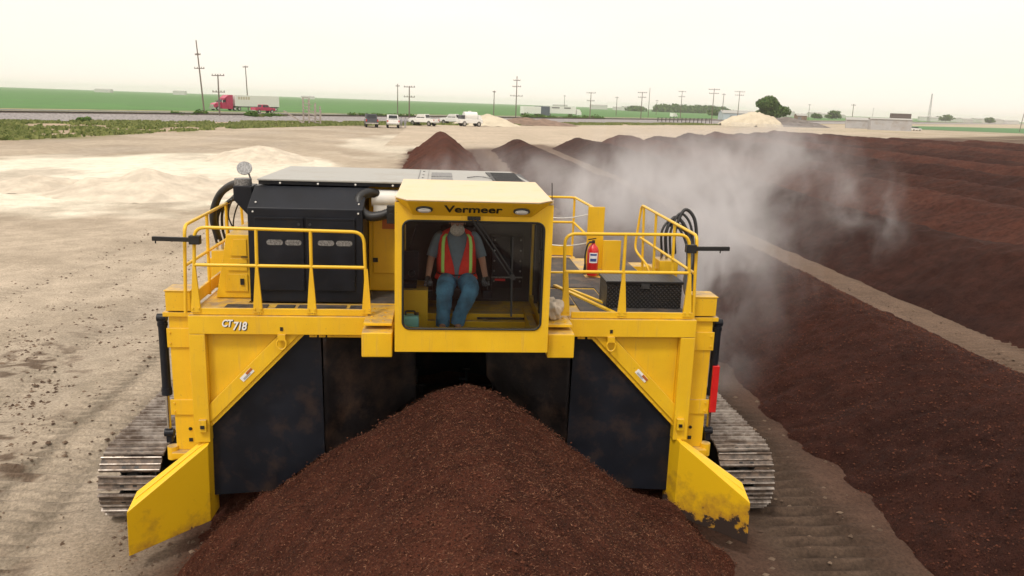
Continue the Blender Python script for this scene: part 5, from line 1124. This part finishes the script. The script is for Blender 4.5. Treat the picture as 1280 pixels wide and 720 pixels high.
mb = MB(); mb.prism([(1.1, -.75, .95), (.5, -.7, 1.45), (-1.1, -.7, 1.45), (-1.8, -.75, .98)], (0, 1.45, 0)); mb.build('cabin', M['car_glass'], cr, None, .05); [wheel(cr, x, s*.8, .32, .2) for x in (-1.4, 1.4) for s in (-1, 1)]
def hor(px): return 107.9+.03443*px
M['far_wall'] = simple('pale_wall', (.55, .55, .53), .8); M['blue_roof'] = simple('pale_blue_roof', (.40, .48, .55), .6)
for i, (px_, dy, L, W, H, lab) in enumerate(((924, 13, 26, 14, 5.5, 'pale blue roofed barn left of the big tree'), (1000, 9.5, 9, 8, 5, 'small brown roofed house right of the big tree, beyond the gravel'),)):
    shed(gp(px_, hor(px_)+dy), L*.7, W, H*.75, 1.2, R(-10), M['blue_roof'] if i == 0 else M['brown_heap'], lab, 'barn', name='barn')
spec = [(130, 3.6), (225, 3.4), (385, 3.3), (700, 3.2), (748, 3.5), (775, 3.6), (786, 3.9), (792, 3.4), (880, 4.2), (978, 4.5), (1018, 4.2), (1032, 4.6), (1047, 4.1), (1160, 3.9), (1172, 4.4), (1190, 3.8), (1206, 4.3), (1222, 3.7), (1240, 4.4), (1262, 4.0)]
for i, (px_, dy) in enumerate(spec):
    q = gp(px_, hor(px_)+dy); shed((q.x, q.y, .3), 18+12*random.random(), 10, 4+3*random.random(), 1.5, random.uniform(-.4, .4), M['far_wall'], 'pale farm building far away on the hazy horizon', 'farm building', 'pale farm buildings along the horizon', name='farm_building', doors=0)

# ------------------------------------------------------------------ utility poles and mast
def pole(px_, by_, ty, z, arms, label, lean=0, group=None, mat='pole_wood', r=.14):
    b = gp(px_, by_, z); d = math.hypot(b.x, b.y)
    h = (by_-ty)/F_PX*d*1.0
    t = empty('utility_pole', b); tag(t, label, 'utility pole', group)
    top = Vector((lean*h, 0, h)); mb = MB(); mb.tube([(0, 0, -.3), top*.5, top], r, 8, True, [r*1.15, r, r*.75]); mb.build('post', M[mat], t)
    dr_ = Vector((NN[0], NN[1], 0))
    for (f, wd) in arms:
        c = top*f; mb = MB(); mb.bar(c-dr_*wd/2+Vector((0, 0, 0)), c+dr_*wd/2, .14, .14); [mb.cyl(c+dr_*wd*q+Vector((0, 0, .07)), c+dr_*wd*q+Vector((0, 0, .3)), .07, n=6) for q in (-.46, -.2, .2, .46)]; mb.build('cross_arm', M[mat], t)
    return t
pole(256, 144.5, 62, .5, [(.81, 1.8), (.63, 3.4)], 'tall leaning utility pole, the tallest one, left of the crimson semi truck', -.065)
pole(275, 151, 99, 0, [(.97, 3.8), (.62, 3.8)], 'utility pole with two wide cross arms in front of the crimson truck cab')
pole(310.5, 138, 88, .75, [(.97, 2.2)], 'slim utility pole rising behind the white trailer roof', -.03)
pole(497, 142, 107, .75, [(.92, 1.6)], 'slim utility pole behind the white pickup with two people')
pole(511.5, 153, 110, 0, [(.97, 3.4), (.70, 3.4)], 'utility pole with two wide cross arms left of the side-on white pickup')
pole(617, 145.5, 115, .75, [(.95, 1.2)], 'faint slim utility pole left of the tall pole with several arms')
pole(644.5, 150, 98, .4, [(.90, 2.4), (.76, 3.0), (.55, 4.4)], 'tall utility pole with three cross arms left of the slate container')
pole(705, 140.5, 120, .75, [(.95, 2.0)], 'faint slim utility pole rising above the long white box truck')
pole(737, 151.5, 117, 0, [(.97, 3.6), (.70, 3.0)], 'utility pole with two cross arms standing right of the box truck')
far_l = 'slim distant utility pole on the far side of the road, right of the box truck'
for a in ((770, 144.5, 122), (820, 144, 126), (902, 150, 119), (1064, 156, 133), (1090, 150, 137), (1010, 150, 132)): pole(a[0], a[1], a[2], .75, [(.94, 2.0)], far_l, group='slim poles along the far road', r=.16)
pole(800.5, 153, 117, 0, [(.97, 3.6), (.82, 3.2)], 'utility pole with two close cross arms left of the taller bare pole')
pole(810, 147, 112, .5, [], 'tall bare utility pole without cross arms')
pole(850, 150.5, 116, .3, [(.97, 3.4), (.8, 3.0)], 'utility pole with two cross arms above the delivery van')
pole(889, 156, 114, 0, [(.97, 4.2), (.86, 3.6)], 'utility pole with wide arms above the far end of the windrows')
pole(921, 155.5, 117, 0, [(.97, 4.2), (.87, 3.6)], 'utility pole with wide arms in front of the pale blue barn')
pole(1274, 165, 139, 0, [], 'bare leaning pole at the right edge of the field', .1)
b = gp(1160, hor(1160)+6.2, 0.3); mast = empty('lattice_mast', b); tag(mast, 'pale lattice radio mast fading into the haze on the right horizon', 'mast')
mb = MB(); H_ = 27
for a in range(3): th = a*2.094; mb.bar((1.4*math.cos(th), 1.4*math.sin(th), 0), (.35*math.cos(th), .35*math.sin(th), H_), .18, .18)
for k in range(14):
    f0, f1 = k/14, (k+1)/14; r0, r1_ = 1.4-1.05*f0, 1.4-1.05*f1
    for a in range(3): th, t2 = a*2.094, (a+1)*2.094; mb.bar((r0*math.cos(th), r0*math.sin(th), H_*f0), (r1_*math.cos(t2), r1_*math.sin(t2), H_*f1), .1, .1)
mb.build('lattice', M['grille_grey'], mast)

# ------------------------------------------------------------------ vegetation
def leaf_cloud(name, clumps, n, size, mat, parent=None, off=None):
    """leaf-sized quads spread through a set of overlapping ellipsoids (centre, radii)"""
    w_ = np.array([c[1][0]*c[1][1]*c[1][2] for c in clumps]); w_ = w_/w_.sum(); pick = rng.choice(len(clumps), n, p=w_)
    d = rng.randn(n, 3); d /= np.linalg.norm(d, axis=1)[:, None]; rr = rng.rand(n, 1)**.4
    C_ = np.array([c[0] for c in clumps])[pick]; R_ = np.array([c[1] for c in clumps])[pick]; P = C_+d*rr*R_
    nr = d+rng.randn(n, 3)*.7; nr /= np.linalg.norm(nr, axis=1)[:, None]; a = np.cross(nr, rng.randn(n, 3)); a /= np.linalg.norm(a, axis=1)[:, None]; b = np.cross(nr, a)
    s_ = size*(.5+rng.rand(n, 1)); v = np.stack([P-a*s_-b*s_*.5, P+a*s_*.2-b*s_*.7, P+a*s_+b*s_*.4, P-a*s_*.3+b*s_*.7], 1).reshape(-1, 3)
    v[:, 2] = np.maximum(v[:, 2], .02)
    f = np.arange(n*4).reshape(n, 4); me = bpy.data.meshes.new(name); me.from_pydata(v.tolist(), [], f.tolist()); me.update(); return link_mesh(name, me, mat, parent)
def tree(loc, h, rad, n, size, label, group=None, seed=0, mat='tree_leaf'):
    t = empty('tree', loc); tag(t, label, 'tree', group); r_ = random.Random(seed)
    mb = MB(); mb.tube([(0, 0, -.3), (.1, 0, h*.2), (0, .1, h*.42)], .4, 10, True, [h*.035, h*.028, h*.02]); cl_ = []
    for k in range(11):
        a = r_.uniform(0, 2*PI); q = r_.uniform(.25, .75)*rad; z_ = r_.uniform(.35, .82)*h; e = Vector((q*math.cos(a), q*math.sin(a), z_)); mb.tube([(0, 0, h*.3), e*.5+Vector((0, 0, h*.2)), e], .1, 6, True, [h*.014, h*.009, h*.004])
        s_ = r_.uniform(.28, .5); cl_.append((tuple(e), (rad*s_, rad*s_, h*.17*r_.uniform(.8, 1.3))))
    cl_.append(((0, 0, h*.72), (rad*.5, rad*.5, h*.25))); cl_.append(((0, 0, h*.4), (rad*.7, rad*.7, h*.22)))
    mb.build('trunk', M['bark'], t); leaf_cloud('crown', cl_, n, size, M[mat], t); return t
p = gp(958, 153.5); s_ = 300/p.y; p2 = gp(958, 158.0)
tree((p2.x+12, p2.y+28, 0), 11.5, 7.4, 9000, .38, 'large broad green tree standing behind the cream sand heap', seed=5)
for i, (px_, dy, h, rd) in enumerate(((911, 9, 6, 6), (1040, 6.5, 9, 10), (1020, 6, 6, 6), (893, 7, 6, 7), (1182, 4.6, 11, 10), (1238, 4.6, 9, 8), (1172, 4.2, 8, 9))):
    q = gp(px_, hor(px_)+dy); tree((q.x, q.y, 0), h, rd, 900, .9, 'hazy dark tree standing alone far off near the horizon', 'lone trees near the horizon', seed=20+i)
cl_ = []
for k in range(60):
    px_ = 826+78*k/60; q = gp(px_, hor(px_)+4.3); cl_.append(((q.x, q.y, 4), (14, 14, 5+4*random.random())))
for k in range(10):
    px_ = 789+14*k/10; q = gp(px_, hor(px_)+4.6); cl_.append(((q.x, q.y, 3), (9, 9, 5)))
tag(leaf_cloud('treeline', cl_, 14000, 1.6, M['tree_leaf']), 'distant band of bluish trees beyond the far fields', 'treeline', kind='stuff')
def bush(px_, by_, z, w_, h, label, group=None, dry=False, n=700):
    q = gp(px_, by_, z); t = empty('bush', q); tag(t, label, 'bush', group); cl_ = [((random.uniform(-.5, .5)*w_, random.uniform(-.3, .3)*w_, h*random.uniform(.3, .6)), (w_*.4, w_*.4, h*.4)) for _ in range(6)]
    leaf_cloud('foliage', cl_, n, .16, M['weed' if dry else 'leaf'], t); mb = MB(); [mb.tube([(0, 0, 0), (random.uniform(-.4, .4)*w_, random.uniform(-.3, .3)*w_, h*.7)], .03, 5) for _ in range(6)]; mb.build('stem', M['bark'], t)
bush(103, 152.5, 0, 1.6, .9, 'lone small green bush at the foot of the ballast bank on the far left')
for px_, by_, w_, h in ((222, 148, 1.8, 1.4), (232, 149.5, 1.5, .9), (243, 149, 1.4, 1.1), (252, 148.5, 1.8, 1.8)): bush(px_, by_, .2, w_, h, 'rounded green bush in the clump left of the semi truck', 'green bushes left of the semi truck')
for px_, by_, w_, h, dry in ((316, 150, 2.0, 1.7, 0), (324, 150, 1.4, 1.2, 1), (334, 150, 1.8, 1.5, 0), (343, 150, 1.8, 1.5, 0), (352, 150, 1.7, 1.3, 1)): bush(px_, by_, .2, w_, h, 'bushy green and straw coloured shrub in the clump below the dark crimson pickup', 'shrubs below the crimson pickup', dry)
for k in range(26):
    px_ = 654+k*4.0+random.uniform(-1, 1); bush(px_, 150+random.uniform(-1.2, 1.0)+.02*k, 0, 2.6, random.uniform(1.2, 2.6), 'green shrub in the dense row in front of the trailers and box truck', 'green shrubs before the trailers', n=260)
for k in range(9):
    px_ = 440+k*9; bush(px_, 145.2+k*.18, .9, 1.6, .9, 'low dark scrub plant on the railway bank behind the parked trucks', 'scrub on the railway bank', n=160)
# weeds
nW = 45000; tt_ = rng.rand(nW)**1.3*260-25; ed_ = np.interp(tt_, [-60, -19, 24, 51, 400], [-60, -47, -24, -15, -14]); ss_ = ed_*(rng.rand(nW))-.3
xw = F0[0]+NN[0]*ss_+DD[0]*tt_; yw = F0[1]+NN[1]*ss_+DD[1]*tt_; keep = fbm(xw, yw, 4, .22)+rng.rand(nW)*.16 > .57; xw, yw = xw[keep], yw[keep]
vs = []; fs = []
for x, y in zip(xw, yw):
    for k in range(3):
        a = random.uniform(0, PI); h = random.uniform(.12, .42); wd = random.uniform(.08, .25); cx_, cy_ = x+random.uniform(-.3, .3), y+random.uniform(-.3, .3); b = len(vs)
        vs += [(cx_-wd*math.cos(a), cy_-wd*math.sin(a), 0), (cx_+wd*math.cos(a), cy_+wd*math.sin(a), 0), (cx_+wd*.7*math.cos(a), cy_+wd*.7*math.sin(a)+.05, h), (cx_-wd*.9*math.cos(a), cy_-wd*.9*math.sin(a)+.05, h*.8)]; fs.append((b, b+1, b+2, b+3))
me = bpy.data.meshes.new('weeds'); me.from_pydata(vs, [], fs); tag(link_mesh('weeds', me, M['weed']), 'patchy green and dry weeds between the yard and the railway', 'weeds', kind='stuff')
wt = []
for px_, by_ in ((85, 176), (100, 170), (62, 174), (270, 163)):
    pass
# wire fence beyond the far windrows
fn = empty('wire_fence', gp(826, 153.5)); tag(fn, 'thin post and rail fence in front of the far road', 'fence'); fo = fn.location
for k in range(14):
    q = gp(822+5*k, 153.8+.05*k); mb = MB(); mb.box(q.x-.1, q.x+.1, q.y-.1, q.y+.1, 0, 2.0); mb.build('fence_post', M['dark_metal'], fn, fo)
a, b = gp(822, 153.8), gp(887, 154.45); mb = MB(); mb.bar(a+Vector((0, 0, 1.8)), b+Vector((0, 0, 1.8)), .1, .1); mb.bar(a+Vector((0, 0, 1.0)), b+Vector((0, 0, 1.0)), .08, .08); mb.build('fence_rail', M['dark_metal'], fn, fo)

# ------------------------------------------------------------------ steam and haze
def gy_at(px, py, Yw_):
    v = _F*F_PX + CR*(px-640) - CU*(py-360); t = Yw_/v.y; return Vector((v.x*t, Yw_, CAM_Z+v.z*t))
mb = MB(); mb.box(-3, 14.5, 12.1, 38, .02, 4.55); stm = mb.build('steam', None); mt = bpy.data.materials.new('steam'); mt.use_nodes = True; nt = mt.node_tree; nt.nodes.clear(); stm.data.materials.append(mt)
tag(stm, 'drifting grey-white steam rising behind the turner over the windrows', 'steam', kind='stuff')
out = nt.nodes.new('ShaderNodeOutputMaterial'); pv = nt.nodes.new('ShaderNodeVolumePrincipled'); pv.inputs['Color'].default_value = (.86, .85, .87, 1); pv.inputs['Anisotropy'].default_value = .1
nt.links.new(pv.outputs[0], out.inputs['Volume']); tcs = nt.nodes.new('ShaderNodeTexCoord')
def mth(op, a, b=None):
    n = nt.nodes.new('ShaderNodeMath'); n.operation = op
    for s, i in ((a, 0), (b, 1)):
        if s is None: continue
        if hasattr(s, 'is_linked'): nt.links.new(s, n.inputs[i])
        else: n.inputs[i].default_value = s
    return n.outputs[0]
# centre (photo survey at a chosen depth), radii in metres, weight
BL = [((785, 265), 15.0, (1.4, 1.8, .9), 1.35), ((735, 240), 17, (.9, 2, .5), .5), ((868, 305), 14.5, (.8, 1.5, 1.1), 1.35), ((868, 235), 18, (.95, 1.8, .95), .85), ((905, 375), 13.4, (.42, .9, 1.0), 1.1),
      ((925, 240), 20, (.9, 2.4, 1.1), .85), ((962, 190), 25, (.8, 2.4, 1.2), .70), ((1010, 175), 30, (.8, 2.6, .9), .35), ((1080, 272), 20, (.5, 1.0, .8), .5), ((1060, 235), 24, (.5, 1.5, 1.2), .35), ((970, 315), 16, (.8, 1.2, .45), .45), ((670, 222), 24, (1.6, 3, .5), .30), ((575, 212), 28, (2.2, 4, .5), .26), ((815, 225), 21, (1.2, 2.4, .6), .35)]
ws_n = nt.nodes.new('ShaderNodeTexNoise'); ws_n.inputs['Scale'].default_value = .5; ws_n.inputs['Detail'].default_value = 2; nt.links.new(tcs.outputs['Object'], ws_n.inputs['Vector'])
vm1 = nt.nodes.new('ShaderNodeVectorMath'); vm1.operation = 'SUBTRACT'; nt.links.new(ws_n.outputs['Color'], vm1.inputs[0]); vm1.inputs[1].default_value = (.5, .5, .5)
vm2 = nt.nodes.new('ShaderNodeVectorMath'); vm2.operation = 'SCALE'; nt.links.new(vm1.outputs[0], vm2.inputs[0]); vm2.inputs['Scale'].default_value = 2.6
vm3 = nt.nodes.new('ShaderNodeVectorMath'); vm3.operation = 'ADD'; nt.links.new(tcs.outputs['Object'], vm3.inputs[0]); nt.links.new(vm2.outputs[0], vm3.inputs[1]); warped = vm3.outputs[0]
tot = None
for (pxy, yy, rad_, wgt) in BL:
    c = gy_at(pxy[0], pxy[1], yy); c.z = max(c.z, .9)
    s1 = nt.nodes.new('ShaderNodeVectorMath'); s1.operation = 'SUBTRACT'; nt.links.new(warped, s1.inputs[0]); s1.inputs[1].default_value = c
    s2 = nt.nodes.new('ShaderNodeVectorMath'); s2.operation = 'DIVIDE'; nt.links.new(s1.outputs[0], s2.inputs[0]); s2.inputs[1].default_value = rad_
    s3 = nt.nodes.new('ShaderNodeVectorMath'); s3.operation = 'LENGTH'; nt.links.new(s2.outputs[0], s3.inputs[0])
    g = mth('MULTIPLY', mth('EXPONENT', mth('MULTIPLY', mth('POWER', s3.outputs['Value'], 2.0), -1.1)), wgt*2/(rad_[1]+1.0)*1.5)
    tot = g if tot is None else mth('ADD', tot, g)
nn = nt.nodes.new('ShaderNodeTexNoise'); nn.inputs['Scale'].default_value = 1.0; nn.inputs['Detail'].default_value = 4; nn.inputs['Roughness'].default_value = .6; mps = nt.nodes.new('ShaderNodeMapping'); mps.inputs['Scale'].default_value = (1.35, .7, .75); mps.inputs['Rotation'].default_value = (0, R(22), 0); nt.links.new(warped, mps.inputs['Vector']); nt.links.new(mps.outputs[0], nn.inputs['Vector'])
mr = nt.nodes.new('ShaderNodeMapRange'); mr.interpolation_type = 'SMOOTHSTEP'; mr.inputs['From Min'].default_value = .41; mr.inputs['From Max'].default_value = .64; mr.inputs['To Min'].default_value = .07; mr.inputs['To Max'].default_value = 2.1; nt.links.new(nn.outputs[0], mr.inputs['Value'])
STEAM = .43
nt.links.new(mth('MULTIPLY', mth('MAXIMUM', mth('SUBTRACT', mth('MULTIPLY', tot, mr.outputs[0]), .012), 0.0), STEAM), pv.inputs['Density'])
try: mt.cycles.volume_step_rate = .45
except Exception: pass
mb = MB(); mb.box(-6300, 6300, -400, 6700, -1.2, 34); hz = mb.build('haze', None); mt = bpy.data.materials.new('haze'); mt.use_nodes = True; nt = mt.node_tree; nt.nodes.clear(); hz.data.materials.append(mt)
tag(hz, 'pale haze hanging over the whole plain', 'haze', kind='stuff')
out = nt.nodes.new('ShaderNodeOutputMaterial'); pv = nt.nodes.new('ShaderNodeVolumePrincipled'); pv.inputs['Color'].default_value = (1, 1, 1, 1); pv.inputs['Density'].default_value = 1.7e-4; pv.inputs['Anisotropy'].default_value = .2; nt.links.new(pv.outputs[0], out.inputs['Volume'])
try: mt.cycles.homogeneous_volume = True
except Exception: pass

# ------------------------------------------------------------------ render settings
sc.render.engine = 'CYCLES'; cy = sc.cycles
cy.use_denoising = True; cy.max_bounces = 7; cy.diffuse_bounces = 3; cy.glossy_bounces = 3; cy.transparent_max_bounces = 10; cy.volume_bounces = 2; cy.transmission_bounces = 4
cy.volume_max_steps = 256; cy.sample_clamp_indirect = 6; cy.use_adaptive_sampling = True; cy.adaptive_threshold = .02
vs_ = sc.view_settings; vs_.view_transform = 'Standard'; vs_.look = 'None'; vs_.exposure = .27; vs_.gamma = 1; vs_.use_curve_mapping = False
sc.display_settings.display_device = 'sRGB'
